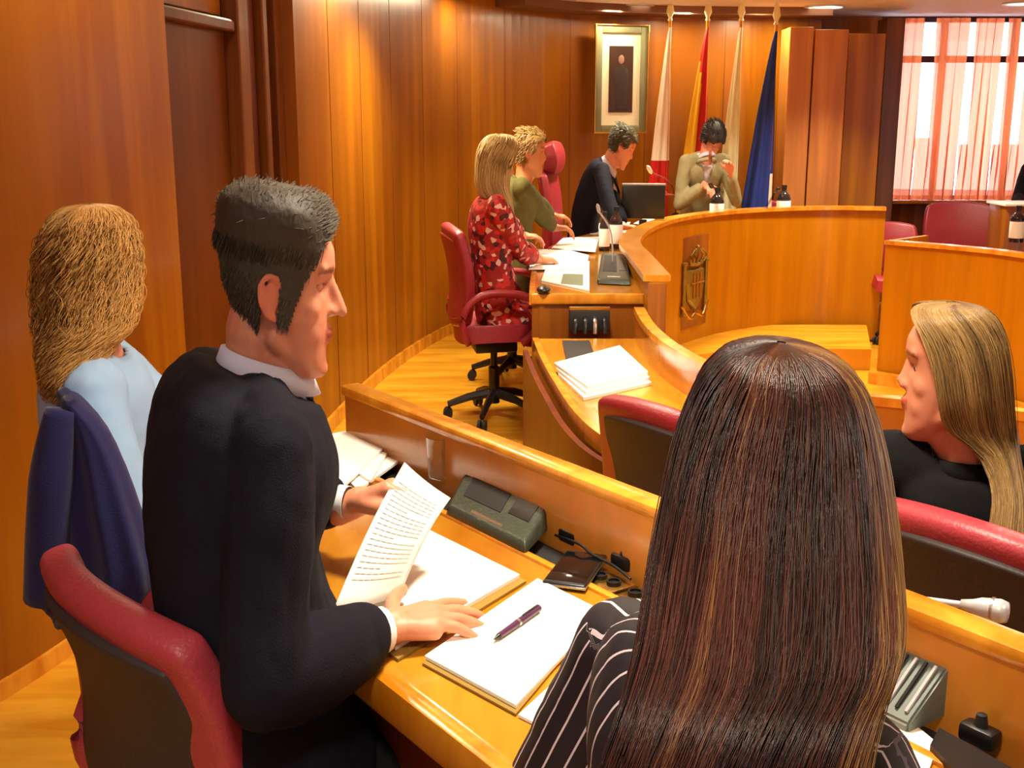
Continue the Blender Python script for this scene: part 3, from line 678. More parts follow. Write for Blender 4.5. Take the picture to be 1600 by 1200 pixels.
def head_bm(bm, H, fem=False, nose=0):
    tmp = BM(); seg = 28
    loft(tmp, [[head_pt(r[0], k*2*math.pi/seg) for k in range(seg)] for r in HEADR])
    cap(tmp, (.074,0,.040), (.099+nose,0,-.008), .0085, .0095); cap(tmp, (.090,0,-.004), (.1035+nose,0,-.012-nose*.5), .011, .0095)     # nose
    for s in (-1, 1):
        ell(tmp, (.091,s*.0105,-.016), (.0105,.0075,.008))
        cap(tmp, (.082,s*.008,.046), (.070,s*.046,.047), .0085, .008)                                   # brow
        ell(tmp, (.046,s*.040,-.012), (.026,.021,.026)); ell(tmp, (.046,s*.032,-.048), (.032,.022,.036)); cap(tmp, (.062,s*.014,-.096), (.0,s*.05,-.06), .017, .018)      # cheek, jaw
        # ear: rim and bowl
        pts = spline([(.006,s*.074,.012),(-.002,s*.083,.028),(-.020,s*.088,.030),(-.031,s*.089,.012),(-.026,s*.086,-.010),(-.012,s*.082,-.027),(-.001,s*.077,-.028)], 12)
        chain(tmp, pts, [.0048]*len(pts)); ell(tmp, (-.012,s*.078,.0), (.015,.006,.024))
        cap(tmp, (-.018,s*.082,.015), (-.016,s*.082,-.008), .004, .004)
    cap(tmp, (.0835,-.013,-.0455), (.0835,.013,-.0455), .0062, .0062); ell(tmp, (.0905,0,-.0455), (.007,.016,.0052))
    ell(tmp, (.0885,0,-.0570), (.0075,.015,.0062)); ell(tmp, (.078,0,-.103), (.016,.020,.014))
    for v in tmp.verts: v.co = H @ v.co
    me = bpy.data.meshes.new('t'); tmp.to_mesh(me); tmp.free(); bm.from_mesh(me); bpy.data.meshes.remove(me)
def hand(bm, W, f, n, right=True, curl=(.15,.2,.25,.3), spread=.10, thumb=(.65,.75,0), sc=1.0, tcurl=.25, rr=1.0):
    f = f.normalized(); n = (n-f*n.dot(f)).normalized(); t = n.cross(f) if right else f.cross(n)
    K = [(.030,.0118,(.042,.026,.021)),(.0105,.0125,(.047,.030,.022)),(-.009,.012,(.043,.028,.021)),(-.027,.0105,(.033,.021,.018))]
    cap(bm, W-f*.03, W+f*.02, .024*sc*rr, .024*sc*rr)
    for i, (o, r, seg) in enumerate(K):
        kn = W+f*(.088-.006*abs(i-1))*sc+t*o*sc
        chain(bm, [W+f*.012*sc+t*o*.55*sc, kn], [.0155*sc, (r+.0012)*sc]); chain(bm, [W+f*.03*sc+t*o*.7*sc, W+f*.07*sc+t*(o-.006)*sc-n*.006], [.016*sc, .013*sc])
        d = (f+t*(spread*(1.5-i))).normalized(); p = kn; c = curl[i]; rad = r*.86*sc
        for j, l in enumerate(seg):
            a = c*(1, 1.15, .8)[j]; ax = d.cross(n)   # bend towards the palm
            d = (d*math.cos(a)-(ax.cross(d)*-1).normalized()*math.sin(a)*-1*-1) if False else (Matrix.Rotation(-a, 3, ax.normalized()) @ d)
            q = p+d*l*sc; cap(bm, p, q, rad*(1,.93,.86)[j], rad*(.95,.88,.80)[j], 10); p = q
    d = (f*thumb[0]+t*thumb[1]+n*thumb[2]).normalized(); p = W+f*.018*sc+t*.018*sc
    for l, r0, r1 in ((.044,.0165,.0125),(.032,.0125,.0110),(.026,.0108,.0088)):
        q = p+d*l*sc; cap(bm, p, q, r0*sc, r1*sc, 10); p = q; d = (d*(1-tcurl)+f*tcurl-n*.08).normalized()

class Human:
    def __init__(s, root, label, head, hyaw, hpitch, neck, pelvis, tyaw, skin='skin', sw=.185, hunch=.05, vox=.006, grp=None, hroll=0, fat=1.0, scale=1.0, rng_=7, drop=.0):
        s.R = Vector(root); s.vox = vox; s.skin = skin; s.sc = scale; s.fat = fat
        s.e = thing('person', s.R, label, 'person', grp)
        s.head = s.q(head); s.neck = s.q(neck); s.pel = s.q(pelvis)
        s.H = Matrix.Translation(s.head) @ Matrix.Rotation(math.radians(hyaw), 4, 'Z') @ Matrix.Rotation(math.radians(hpitch), 4, 'Y') @ Matrix.Rotation(math.radians(hroll), 4, 'X') @ Matrix.Scale(scale, 4)
        a = math.radians(tyaw); s.f = Vector((math.cos(a), math.sin(a), 0)); s.r = Vector((math.sin(a), -math.cos(a), 0))
        # spine
        m = (s.neck+s.pel)/2 - s.f*hunch; s.sp = spline([s.pel-Vector((0,0,.06)), s.pel+(s.neck-s.pel)*.25-s.f*hunch*.6, m+(s.neck-s.pel)*.08, s.neck-(s.neck-s.pel).normalized()*.10-s.f*hunch*.55, s.neck], 20)
        s.shc = s.sp[17]; up = (s.neck-s.sp[14]).normalized()
        s.S = {k: s.sp[16]+s.r*sg*sw+up*.035*scale - Vector((0,0,drop)) for k, sg in (('R', 1), ('L', -1))}
        s.arms = {}; s.legs = []; s.sw = sw
    def q(s, W): W = Vector(W); return Vector(((W.x-s.R.x)/SX, W.y-s.R.y, W.z-s.R.z))
    def arm(s, k, wrist, hf, hn, pole=None, l1=.30, l2=.265, **kw):
        sg = 1 if k == 'R' else -1; S = s.S[k]; W = s.q(wrist); pole = pole or (Vector((0,0,-1))+s.r*sg*.5-s.f*.3)
        E_, W = ik(S, W, l1*s.sc, l2*s.sc, Vector(pole)); s.arms[k] = (S, E_, W, Vector(hf) if hf else None, Vector(hn) if hn else None, kw)
    def sit(s, thigh=.43, shank=.43, spread=.09, floor=.0):
        for sg in (-1, 1):
            hip = s.pel+s.r*sg*.09-Vector((0,0,.03)); kn = hip+s.f*thigh+s.r*sg*spread*.4; kn.z = max(hip.z-.02, shank+.04)
            kn.z = hip.z; an = Vector((kn.x, kn.y, s.q((0,0,floor)).z+.09))+s.f*.02; s.legs.append((hip, kn, an))
    def torso(s, bm, inf, t0=0, t1=20, neckr=.055):
        prof = [(.0,.150,.105),(.08,.178,.125),(.2,.172,.122),(.35,.152,.108),(.5,.155,.110),(.65,.172,.120),(.78,.180,.118),(.86,.165,.105),(.93,.115,.085),(1.0,.062,.062)]
        rings = []; n = 28
        for i in range(t0, t1+1):
            t = i/20
            for a, b in zip(prof[:-1], prof[1:]):
                if t <= b[0]+1e-6: f = (t-a[0])/(b[0]-a[0]); hw, hd = a[1]+(b[1]-a[1])*f, a[2]+(b[2]-a[2])*f; break
            hw *= s.sw/.185*s.fat; hd *= s.fat; tan = (s.sp[min(i+1,20)]-s.sp[max(i-1,0)]).normalized(); fw = s.r.cross(tan)*-1
            if fw.dot(s.f) < 0: fw = -fw
            rings.append([s.sp[i]+s.r*(hw+inf)*math.copysign(abs(math.cos(x))**.85, math.cos(x))+fw*(hd+inf)*math.copysign(abs(math.sin(x))**.85, math.sin(x)) for x in [2*math.pi*k/n for k in range(n)]])
        loft(bm, rings)
    def build_body(s, brows=(.30,.2,.16), lips=(.86,.62,.62), stubble=None, bare_arm=False, lid=.25):
        bm = BM(); s.torso(bm, -.022); head_bm(bm, s.H, nose=getattr(s, 'nose', 0))
        hb = s.H @ Vector((-.035,0,-.055)); mid = (hb+s.neck)/2 - s.f*.004
        chain(bm, [hb, mid, s.neck+(s.neck-s.pel).normalized()*-.03], [.056*s.sc, .055*s.sc, .064*s.sc])
        cap(bm, s.H @ Vector((.01,0,-.085)), s.neck+s.f*.01, .045*s.sc, .05*s.sc)
        for k, (S, E_, W, hf, hn, kw) in s.arms.items():
            b = 1 if (bare_arm and k in bare_arm) else .78
            chain(bm, [s.sp[16], S, S+(E_-S)*.35, E_, E_+(W-E_)*.3, W], [.045, .048*b, .044*b, .036*b, .038*b, .0245])
            if hf is not None: hand(bm, W+(W-E_).normalized()*.012, hf, hn, k == 'R', **kw)
        for hip, kn, an in s.legs: chain(bm, [hip, kn, an], [.07, .048, .034]); cap(bm, an, an+s.f*.12-Vector((0,0,.04)), .03, .025)
        me = remesh(bm, s.vox, 3, .45)
        co = getco(me); Hi = np.array(s.H.inverted()); lc = co @ Hi[:3,:3].T + Hi[:3,3]
        for sg in (-1, 1):
            d = np.sqrt(((lc-np.array([.082, sg*.031, .020]))**2*np.array([.6,1,1.7])).sum(1)); g = np.exp(-(d/.014)**2); lc[:,0] -= g*.0085
        Hm = np.array(s.H); inh = (lc[:,0] > .04) & (np.abs(lc[:,2]) < .13) & (lc[:,0] < .13) & (np.abs(lc[:,1]) < .09)
        new = lc @ Hm[:3,:3].T + Hm[:3,3]; co[inh] = new[inh]
        tone = np.ones((len(co), 4)); 
        def paint(mask, c): tone[mask,:3] *= np.array(c)
        nearh = np.linalg.norm(lc, axis=1) < .16
        paint(nearh & (lc[:,0]>.078) & (np.abs(lc[:,1])<.024) & (lc[:,2]<-.040) & (lc[:,2]>-.0625), lips)
        paint(nearh & (np.abs(lc[:,2]+.0512) < .0014) & (lc[:,0]>.075) & (np.abs(lc[:,1])<.026), (.5,.35,.35))
        ay = np.abs(lc[:,1]); bz = .046-.10*np.clip(ay-.034, 0, 1)-.04*np.clip(.03-ay, 0, 1)
        paint(nearh & (lc[:,0]>.05) & (ay>.012) & (ay<.052) & (np.abs(lc[:,2]-bz)<.0045), brows)
        paint(nearh & (np.abs(lc[:,2]-.0235)<.002) & (ay>.016) & (ay<.047) & (lc[:,0]>.055), (.35,.25,.22))
        paint(nearh & (np.abs(lc[:,1])>.070) & (lc[:,0]<.01) & (lc[:,0]>-.04) & (lc[:,2]<.04) & (lc[:,2]>-.035), (1.0,.80,.80))
        if stubble is not None: paint(nearh & (lc[:,2]<-.03) & (lc[:,0]>-.03) & ~((lc[:,0]>.08)&(lc[:,2]>-.04)), stubble)
        at = me.attributes.new('tone', 'FLOAT_COLOR', 'POINT'); at.data.foreach_set('color', tone.ravel())
        co[:,0] *= SX; setco(me, co); s.body = link('body', me, M[s.skin], s.e)
        for sg in (-1, 1):
            bm = BM(); ell(bm, (.0580,sg*.031,.0195), (.0115,.0135,.0115)); b4 = len(bm.faces)
            ell(bm, (.0650,sg*.033,.0180), (.0058,.0055,.0055))
            for i, f in enumerate(bm.faces): f.material_index = 1 if i >= b4 else 0
            for v in bm.verts: v.co = s.H @ v.co; v.co.x *= SX
            obj('eye', bm, [M['eye'], M['iris']], s.e, True, 0)
            bm = BM(); ell(bm, (.0582,sg*.031,.0197), (.0130,.0152,.0128))
            zc = .0197+.0128*(.0+lid)
            for v in [v for v in bm.verts if v.co.z < zc-.25*(abs(v.co.y)-.031)**2*100 and v.co.z > .0197-.0128*.72]: bm.verts.remove(v)
            for v in bm.verts: v.co = s.H @ v.co; v.co.x *= SX
            o = obj('eyelids', bm, M[s.skin], s.e, True, 0); at = o.data.attributes.new('tone', 'FLOAT_COLOR', 'POINT')
            at.data.foreach_set('color', [.86,.78,.76,1]*len(o.data.vertices))
    def cloth(s, name, mat, inf=.012, arm=.014, sleeve=1.0, t0=1, t1=19, neck=None, vneck=0, vox=None, amp=.004, fscale=9, legs=False, torso=True, shoulder=.058, collar=0, trunc=None, seed=1, sl2=None):
        """garment over torso and sleeves. sleeve: 1 = to wrist, .5 = elbow. neck = radius of neck opening"""
        bm = BM()
        if torso: s.torso(bm, inf, t0, t1)
        if not legs:
            for k, (S, E_, W, *_x) in s.arms.items():
                cap(bm, s.sp[17], S, .052+arm*.5, shoulder+arm*.5); 
                P_ = [S, S+(E_-S)*.4, E_]; R_ = [shoulder+arm*.4, .048+arm, .040+arm]
                if sleeve <= .5: P_ = [S, S+(E_-S)*sleeve*2]; R_ = [shoulder+arm*.4, .052+arm]
                else:
                    f = (sleeve-.5)*2; P_ += [E_+(W-E_)*.35, E_+(W-E_)*f]; R_ += [.043+arm, .030+arm]
                chain(bm, P_, R_)
        else:
            for hip, kn, an in s.legs: chain(bm, [hip, kn, an], [.085+inf, .062+inf, .048+inf])
        me = remesh(bm, vox or s.vox*1.25, 4, .5)
        if amp: folds(me, amp, fscale, seed=seed)
        if neck or vneck:
            co = getco(me); c = np.array(s.neck); fw = np.array(s.f); rr = np.array(s.r)
            d = co-c; df = d@fw; dr = d@rr; dz = d[:,2]; axis = np.array((s.neck-s.sp[15]).normalized()); da = d@axis
            rad = np.linalg.norm(d-np.outer(da, axis), axis=1)
            kill = np.zeros(len(co), bool)
            if neck: kill |= (rad < neck) & (da > -.06-.4*np.clip(df, 0, 1))
            if vneck: kill |= (df > .0) & (dz > -vneck) & (np.abs(dr) < .055*(1+dz/vneck)+.004) & (dz < .1)
            bm = BM(); bm.from_mesh(me); bm.verts.ensure_lookup_table()
            bmesh.ops.delete(bm, geom=[bm.verts[i] for i in np.nonzero(kill)[0]], context='VERTS'); bm.to_mesh(me); bm.free()
        co = getco(me)
        if mat == 'stripes':
            at = me.attributes.new('stripe', 'FLOAT', 'POINT'); val = np.zeros(len(co))
            segs = []
            for k, (S, E_, W, *_x) in s.arms.items(): segs += [(np.array(S), np.array(E_)), (np.array(E_), np.array(W))]
            dr = (co-np.array(s.sp[10]))@np.array(s.r); df = (co-np.array(s.sp[10]))@np.array(s.f)
            val = np.arctan2(dr, df)*.18/.030
            for S, E_ in segs[:]:
                t = (E_-S)/np.linalg.norm(E_-S); d = co-S; a = d@t; rad = d-np.outer(a, t); m = (a > -.02) & (a < np.linalg.norm(E_-S)+.02) & (np.linalg.norm(rad, axis=1) < .075)
                x = np.cross(t, np.array((0,0,1.))); x /= np.linalg.norm(x); y = np.cross(t, x)
                val[m] = (np.arctan2(rad[m]@x, rad[m]@y)*.06/.024)
            at.data.foreach_set('value', val+50)
        co[:,0] *= SX; setco(me, co); o = link(name, me, M[mat], s.e)
        if neck or vneck: m = o.modifiers.new('solid', 'SOLIDIFY'); m.thickness = .005; m.offset = -1
        return o
    def shoes(s, mat='black'):
        for hip, kn, an in s.legs:
            bm = BM(); cap(bm, an-Vector((0,0,.045))-s.f*.03, an-Vector((0,0,.05))+s.f*.17, .042, .036); cap(bm, an-Vector((0,0,.0)), an-Vector((0,0,.04)), .05, .045)
            me = remesh(bm, .008); co = getco(me); zf = s.q((0,0,s.floor)).z if hasattr(s, 'floor') else -9; co[:,2] = np.maximum(co[:,2], zf+.003); co[:,0] *= SX; setco(me, co); link('shoe', me, M[mat], s.e)
    def band(s, name, mat, r=.064, h=.035, tilt=.3, lower=.02, th=.006, wide=1.0, open_=.5):
        """collar standing round the neck"""
        up = (s.H @ Vector((-.03,0,-.07)) - s.neck).normalized(); c = s.neck+up*lower
        fw = (s.f-up*s.f.dot(up)).normalized(); rr = s.r; bm = BM(); rings = []; n = 40
        for i in range(n+1):
            a = math.radians(180-(180-open_*30)*(1-2*i/n)); d = fw*math.cos(a)+rr*math.sin(a)*wide; k = .5+.5*math.cos(a)
            b = c+d*r-up*(h*.5+tilt*.10*k)+fw*.02*k; t_ = b+up*h-d*.006; o_ = b+d*.010
            rings.append([b-d*.002, t_-d*.002, t_+d*th, o_+d*th*1.2])
        loft(bm, rings)
        for v in bm.verts: v.co.x *= SX
        o = obj(name, bm, M[mat], s.e, True, 0); return o
    def cuff(s, k, mat='shirt_white', back=.035, w=.03, r=.034, parent=None):
        S, E_, W, *_x = s.arms[k]; t = (W-E_).normalized(); bm = BM()
        tube(bm, [W-t*(back), W-t*(back-w*.5), W-t*(back-w)], [r, r*.98, r*.96], 18)
        for v in bm.verts: v.co.x *= SX
        return obj('shirt_cuff', bm, M[mat], s.e, True)
    # ---- hair
    def add_strands(s, paths, tints, r, mat, base=None, seg=3, name='hair'):
        """paths (n,k,3) in q space; builds thin three-sided strands; base: (bm, tint) underlying mass"""
        V = []; F = []; T = []; off = 0
        if base is not None:
            bb, bt = base; bmesh.ops.triangulate(bb, faces=bb.faces[:]); bb.verts.index_update()
            bv = np.array([v.co[:] for v in bb.verts]); bf = [tuple(v.index for v in f.verts) for f in bb.faces]
            V.append(bv); F += bf; T.append(np.array([bt(v) if callable(bt) else bt for v in bv])); off = len(bv); bb.free()
        for pth, tn in zip(paths, tints):
            k = len(pth); t = np.gradient(pth, axis=0); t /= np.linalg.norm(t, axis=1)[:, None]+1e-9
            ref = np.array([.3,.2,.93]) if abs(t[0]@np.array([.3,.2,.93])) < .9 else np.array([1.,0,0])
            a = np.cross(t, ref); a /= np.linalg.norm(a, axis=1)[:, None]+1e-9; b = np.cross(t, a)
            rr = r*np.linspace(1, .35, k)[:, None]
            for m_ in range(seg):
                an = 2*math.pi*m_/seg; V.append(pth+(a*math.cos(an)+b*math.sin(an))*rr)
            T.append(np.full(k*seg, tn))
            for m_ in range(seg):
                x, y = off+m_*k, off+((m_+1) % seg)*k
                F += [(x+i, y+i, y+i+1, x+i+1) for i in range(k-1)]
            off += k*seg
        V = np.concatenate(V); V[:,0] *= SX; me = bpy.data.meshes.new(name); me.from_pydata(V.tolist(), [], F)
        at = me.attributes.new('tint', 'FLOAT', 'POINT'); at.data.foreach_set('value', np.clip(np.concatenate(T), 0, 1)); me.validate()
        return link(name, me, M[mat], s.e)
    def short_hair(s, mat, region, vol, comb, n=2600, L=.03, r=.0011, tint=lambda p, z: .3, lift=.35, curlen=5, base_t=.15):
        bm = BM(); nz, nt = 80, 132; g = {}
        H = s.H
        def pt(z, th, e=0):
            v = head_pt(z, th, .004); return head_pt(z, th, .004+vol(v)+e+.0016*noise.noise(v*190))
        zs = [-.09+.208*j/nz for j in range(nz+1)]
        for j in range(nz):
            for i in range(nt):
                th = 2*math.pi*(i+.5)/nt; z = (zs[j]+zs[j+1])/2; v = head_pt(z, th, 0)
                if not region(v): continue
                ks = [(j,i),(j,(i+1)%nt),(j+1,(i+1)%nt),(j+1,i)]; vs = []
                for kk in ks:
                    if kk not in g: g[kk] = bm.verts.new(H @ pt(zs[kk[0]], 2*math.pi*kk[1]/nt))
                    vs.append(g[kk])
                bm.faces.new(vs)
        top = [g[k] for k in g if k[0] == nz]
        if len(top) == nt:
            bm.faces.new([g[(nz,i)] for i in range(nt)])
        R_ = random.Random(3); paths = []; tints = []
        while len(paths) < n:
            z = R_.uniform(-.09,.118); th = R_.uniform(0, 2*math.pi); v = head_pt(z, th, 0)
            if z < .1 and R_.random() > .75: continue
            if not region(v): continue
            p0 = pt(z, th, -.003); nn_ = (p0-head_pt(z-.004, th, -.03)).normalized(); c = comb(v); d = (c+nn_*lift+Vector((R_.gauss(0,.12),R_.gauss(0,.12),R_.gauss(0,.12)))).normalized()
            l = L(v) if callable(L) else L; l *= R_.uniform(.7,1.15); P_ = []; p = p0
            for k in range(curlen):
                P_.append(H @ p); p = p+d*l/(curlen-1); d = (d+c*.25-nn_*.10).normalized()
            paths.append(np.array([x[:] for x in P_])); tints.append(tint(v, z)+R_.gauss(0,.13))
        return s.add_strands(paths, tints, r, mat, (bm, base_t))
    def mass_hair(s, mat, rings, yaw, n=1800, r=.0016, tint=None, wav=0, wfreq=0, jit=.05, k=20, base=.92, base_t=.25, curl=0, tend=(.82,1.0), start=.0, seg=3, seed=4, locks=0, face_open=0, flat=None, lo=0):
        """rings: (x,y,z,half width,half depth, open angle deg) in q space, from crown down; theta 0 = face side"""
        a = math.radians(yaw); f = np.array([math.cos(a), math.sin(a), 0]); rt = np.array([math.sin(a), -math.cos(a), 0])
        Rg = np.array([list(x[:5])+[math.radians(x[5]) if len(x) > 5 else 0] for x in rings]); m = len(Rg)
        def at(t):
            x = np.clip(t, 0, 1)*(m-1); i = min(int(x), m-2); u_ = x-i
            p0, p1, p2, p3 = Rg[max(i-1,0)], Rg[i], Rg[i+1], Rg[min(i+2,m-1)]
            return .5*((2*p1)+(p2-p0)*u_+(2*p0-5*p1+4*p2-p3)*u_*u_+(3*p1-p0-3*p2+p3)*u_**3)
        def pt(t, v, k_=1.0):     # v in 0..1 round the open arc
            q_ = at(t); o = q_[5]; th = o+(2*math.pi-2*o)*v
            return q_[:3]+f*q_[4]*k_*math.cos(th)+rt*q_[3]*k_*math.sin(th)
        bm = BM(); nr, ns = 34, 48; rings_ = []
        for j in range(nr+1):
            t = j/nr*tend[0]*1.02; q_ = at(t); o = q_[5]
            ri = [Vector(pt(t, i/ns, base)) for i in range(ns)]
            ri += [Vector(pt(t, 1-i/8, base-.16*math.sin(math.pi*i/8)-.06)) for i in range(8)] if o > .05 else [Vector(pt(t, 1-1e-3*i, base)) for i in range(8)]
            rings_.append(ri)
        loft(bm, rings_)
        R_ = np.random.default_rng(seed); paths = []; tints = []; nz_ = [R_.normal(0, 1) for _ in range(40)]
        for i in range(n):
            v = R_.random(); t0 = start+(R_.random()**2*.25 if R_.random() < .6 else 0); t1 = R_.uniform(*tend); ts = np.linspace(t0, t1, k); kk = 1+R_.normal(0, jit*.5)-abs(R_.normal(0, jit))*.6
            ph = R_.random()*6.28; dv = R_.normal(0, .006); P_ = []
            for t in ts:
                vv = v+dv*math.sin(t*5+ph)+ .004*math.sin(t*21+ph); P_.append(pt(t, min(1, max(0, vv)), kk + (.5*jit*math.sin(t*7+ph) if t > .3 else 0)))
            P_ = np.array(P_)
            if wav:
                w1 = wav*np.clip((ts-.12)*4, 0.25, 1); phi = ts*wfreq*6.28*(.75+.5*((ph*7.3) % 1))+ph
                n1 = P_-np.array([at(t)[:3] for t in ts]); n1 /= np.linalg.norm(n1, axis=1)[:, None]+1e-6; n2 = np.cross(n1, [0,0,1.])
                P_ = P_+n1*(np.cos(phi)*w1)[:, None]+n2*(np.sin(phi)*w1)[:, None]
            paths.append(P_); tt = tint(v, P_) if tint else .4; tints.append(tt+.16*nz_[int(v*39.9)]*.5+R_.normal(0, .12))
        return s.add_strands(paths, tints, r, mat, (bm, base_t), seg)
# ================================================================= THE CAST
V = Vector
# ---- man in the dark suit (near)
def man():
    head = D(440, 455, 1.52); neck = D(408, 576, 1.53); pel = V((-.318, 1.535, .70))
    h = Human((pel.x, pel.y, .60), 'man in dark navy suit reading a printed sheet at the near desk', head, 9, 9, neck, pel, 24, 'skin_pink', sw=.190, hunch=.075, vox=.0042, fat=1.14, drop=.02, scale=.93)
    h.arm('R', P(596, 985, .925), (.88,.50,-.03), (.0,.05,1), pole=(-.15,-.5,-1), curl=(.10,.16,.18,.22), spread=.20, thumb=(.35,.9,.15), sc=1.08)
    h.arm('L', D(541, 788, 1.78), (.90,-.02,.35), (-.25,.2,1), pole=(-.1,.7,-1), curl=(.55,.6,.65,.7), spread=.03, thumb=(.8,.5,-.4), tcurl=.3, sc=1.06)
    h.sit(floor=TIER); h.floor = TIER; h.nose = .006
    h.build_body(brows=(.34,.26,.2), stubble=(.90,.84,.84), lid=-.35)
    h.cloth('trousers', 'trousers', inf=.004, t0=0, t1=5, legs=True, vox=.01, amp=.003)
    h.cloth('shirt', 'shirt', inf=-.006, arm=-.004, sleeve=.93, neck=.057, vox=.007, amp=.001, shoulder=.05)
    h.band('shirt_collar', 'shirt', r=.064, h=.04, lower=.022, tilt=.5)
    h.cloth('suit_jacket', 'suit', inf=.016, arm=.018, sleeve=.90, neck=.072, vneck=.26, amp=.010, fscale=7, vox=.0065, shoulder=.06)
    h.band('jacket_collar', 'suit', r=.075, h=.034, lower=-.006, tilt=.9, th=.007, open_=1.4)
    h.cuff('R', back=.030, w=.035, r=.0335); h.cuff('L', back=.030, w=.035, r=.032)
    h.shoes()
    def region(v):
        x, z = v.x, v.z; ay = abs(v.y)
        if z > .088: return x < .064+.004*math.sin(v.y*160)
        if z > .030: return x < .064-(.088-z)*.42+.003*math.sin(z*700)
        if x > .002: return z > -.040+.003*math.sin(x*900) and x < .030+z*.25 and ay > .045
        if z > .024: return True
        return x < -.026 and z > -.068
    def vol(v):
        b = .006
        if v.z > .05: b += .022*min(1, (v.z-.05)/.05)*(1.0-.55*max(0, v.x/.06)**2)
        if v.z < .0: b -= .003
        return b
    def comb(v):
        if v.z > .075: return V((.35,.5,.22)) if v.x > .02 else V((.1,.4,.0))
        return V((-.25,0,-1))
    h.short_hair('h_man', region, vol, comb, n=9500, L=lambda v: .020 if v.z > .06 else .012, r=.0010, tint=lambda v, z: (.22+.2*(v.x > -.02) if z > .06 else (.78 if v.x > -.02 else .42)), lift=.22, base_t=.2)
    # wrist watch on the left wrist
    S, E_, W, *_x = h.arms['L']; t = (W-E_).normalized(); bm = BM(); tube(bm, [W-t*.012, W+t*.006], .0295, 18)
    for v in bm.verts: v.co.x *= SX
    o = obj('watch_strap', bm, M['black'], None, True); o.location = h.R; tag(o, 'dark wrist watch on the far wrist of the suited man', 'watch'); o.name = 'wrist_watch'
    return h
hm = man()
# ---- near woman with long brown hair, seen from behind
def near_woman():
    Yh = 1.08; head = D(1213, 738, Yh); neck = D(1150, 985, 1.06); pel = V((.145, .82, .66))
    h = Human((pel.x, pel.y, .60), 'woman with long straight brown hair and pinstriped top, back to the viewer', head, 52, 12, neck, pel, 47, 'skin', sw=.165, hunch=.02, vox=.006, drop=.035, scale=.97)
    h.arm('L', P(1015, 1110, .92), (.75,.62,0), (0,0,1), pole=(-.6,.1,-1), l1=.28, l2=.24, curl=(.3,.3,.3,.3), sc=.88)
    h.arm('R', P(1330, 1300, .93), (.6,.8,0), (0,0,1), pole=(.4,-.5,-1), l1=.28, l2=.24, curl=(.3,.3,.3,.3), sc=.88)
    h.sit(floor=TIER); h.floor = TIER; h.build_body()
    h.cloth('trousers', 'trousers', inf=.0, t0=0, t1=4, legs=True, vox=.012, amp=0)
    h.cloth('striped_blouse', 'stripes', inf=.010, arm=.014, sleeve=.86, neck=.07, amp=.006, vox=.007); h.shoes()
    # hair outline taken at the head's distance
    def rg(y, xl, xr, dep, Y): 
        a, b = D(xl, y, Y), D(xr, y, Y); c = h.q((a+b)/2); hw = (b-a).length/2/SX; return (c.x, c.y, c.z, hw, dep)
    rings = [rg(537,1213,1229,.008,1.075), rg(540,1185,1255,.038,1.07), rg(548,1150,1290,.072,1.07), rg(572,1118,1322,.100,1.06), rg(620,1090,1346,.118,1.05), rg(700,1062,1366,.124,1.03), rg(800,1040,1382,.118,.99), rg(900,1020,1395,.10,.93), rg(1000,1005,1398,.080,.87), rg(1100,980,1368,.062,.82), rg(1230,940,1345,.05,.79), rg(1400,930,1350,.045,.78)]
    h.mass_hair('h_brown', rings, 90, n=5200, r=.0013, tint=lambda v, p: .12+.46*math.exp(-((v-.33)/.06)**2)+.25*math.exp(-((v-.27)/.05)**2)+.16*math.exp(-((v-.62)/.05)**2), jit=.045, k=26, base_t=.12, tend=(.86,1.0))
    return h
hw_ = near_woman()
# ---- right-hand blonde in black, turned to the left
def right_blonde():
    Y = 2.0; head = D(1482, 588, Y); neck = D(1506, 714, Y); pel = V((.93, 2.10, .57))
    h = Human((pel.x, pel.y, .47), 'woman with straight dark blonde hair and black jacket turned to the left', head, 156, 3, neck, pel, 75, 'skin_pink', sw=.165, hunch=.03, vox=.005, drop=-.012)
    h.arm('L', P(1300, 742, .80), (.3,1,0), (0,0,1), pole=(-.6,-.1,-1), l1=.28, l2=.24, sc=.88)
    h.arm('R', P(1640, 730, .80), (.1,1,0), (0,0,1), pole=(.6,-.1,-1), l1=.28, l2=.24, sc=.88)
    h.sit(floor=0); h.floor = 0; h.nose = -.006; h.build_body(brows=(.45,.33,.25), lips=(.80,.42,.42))
    h.cloth('trousers', 'trousers', inf=.0, t0=0, t1=4, legs=True, vox=.012, amp=0)
    h.cloth('black_jacket', 'suit_black', inf=.014, arm=.016, sleeve=.9, neck=.068, amp=.006, vox=.008); h.shoes()
    h.band('jacket_collar', 'suit_black', r=.072, h=.04, lower=.0, tilt=.5)
    def rg(y, xl, xr, dep, open_, Y=2.0):
        a, b = D(xl, y, Y), D(xr, y, Y); c = h.q((a+b)/2); hw = (b-a).length/2/SX; return (c.x, c.y, c.z, dep, hw, open_)
    # depth axis of the rings runs along the face direction
    rings = [rg(474,1478,1502,.02,0), rg(478,1440,1530,.055,8), rg(491,1422,1547,.082,30), rg(520,1420,1560,.096,50), rg(560,1424,1568,.104,60), rg(610,1428,1572,.106,64), rg(655,1440,1576,.098,66), rg(700,1505,1586,.075,66,1.96), rg(765,1535,1598,.055,60,1.9), rg(830,1540,1602,.045,40,1.85), rg(890,1555,1606,.03,40,1.83)]
    h.mass_hair('h_blonde', rings, 156, n=3400, r=.0014, tint=lambda v, p: .32+.3*math.sin(v*40)*.5+(.25 if v > .5 else 0), jit=.04, k=22, base_t=.4, tend=(.66,1.0))
    return h
hb_ = right_blonde()
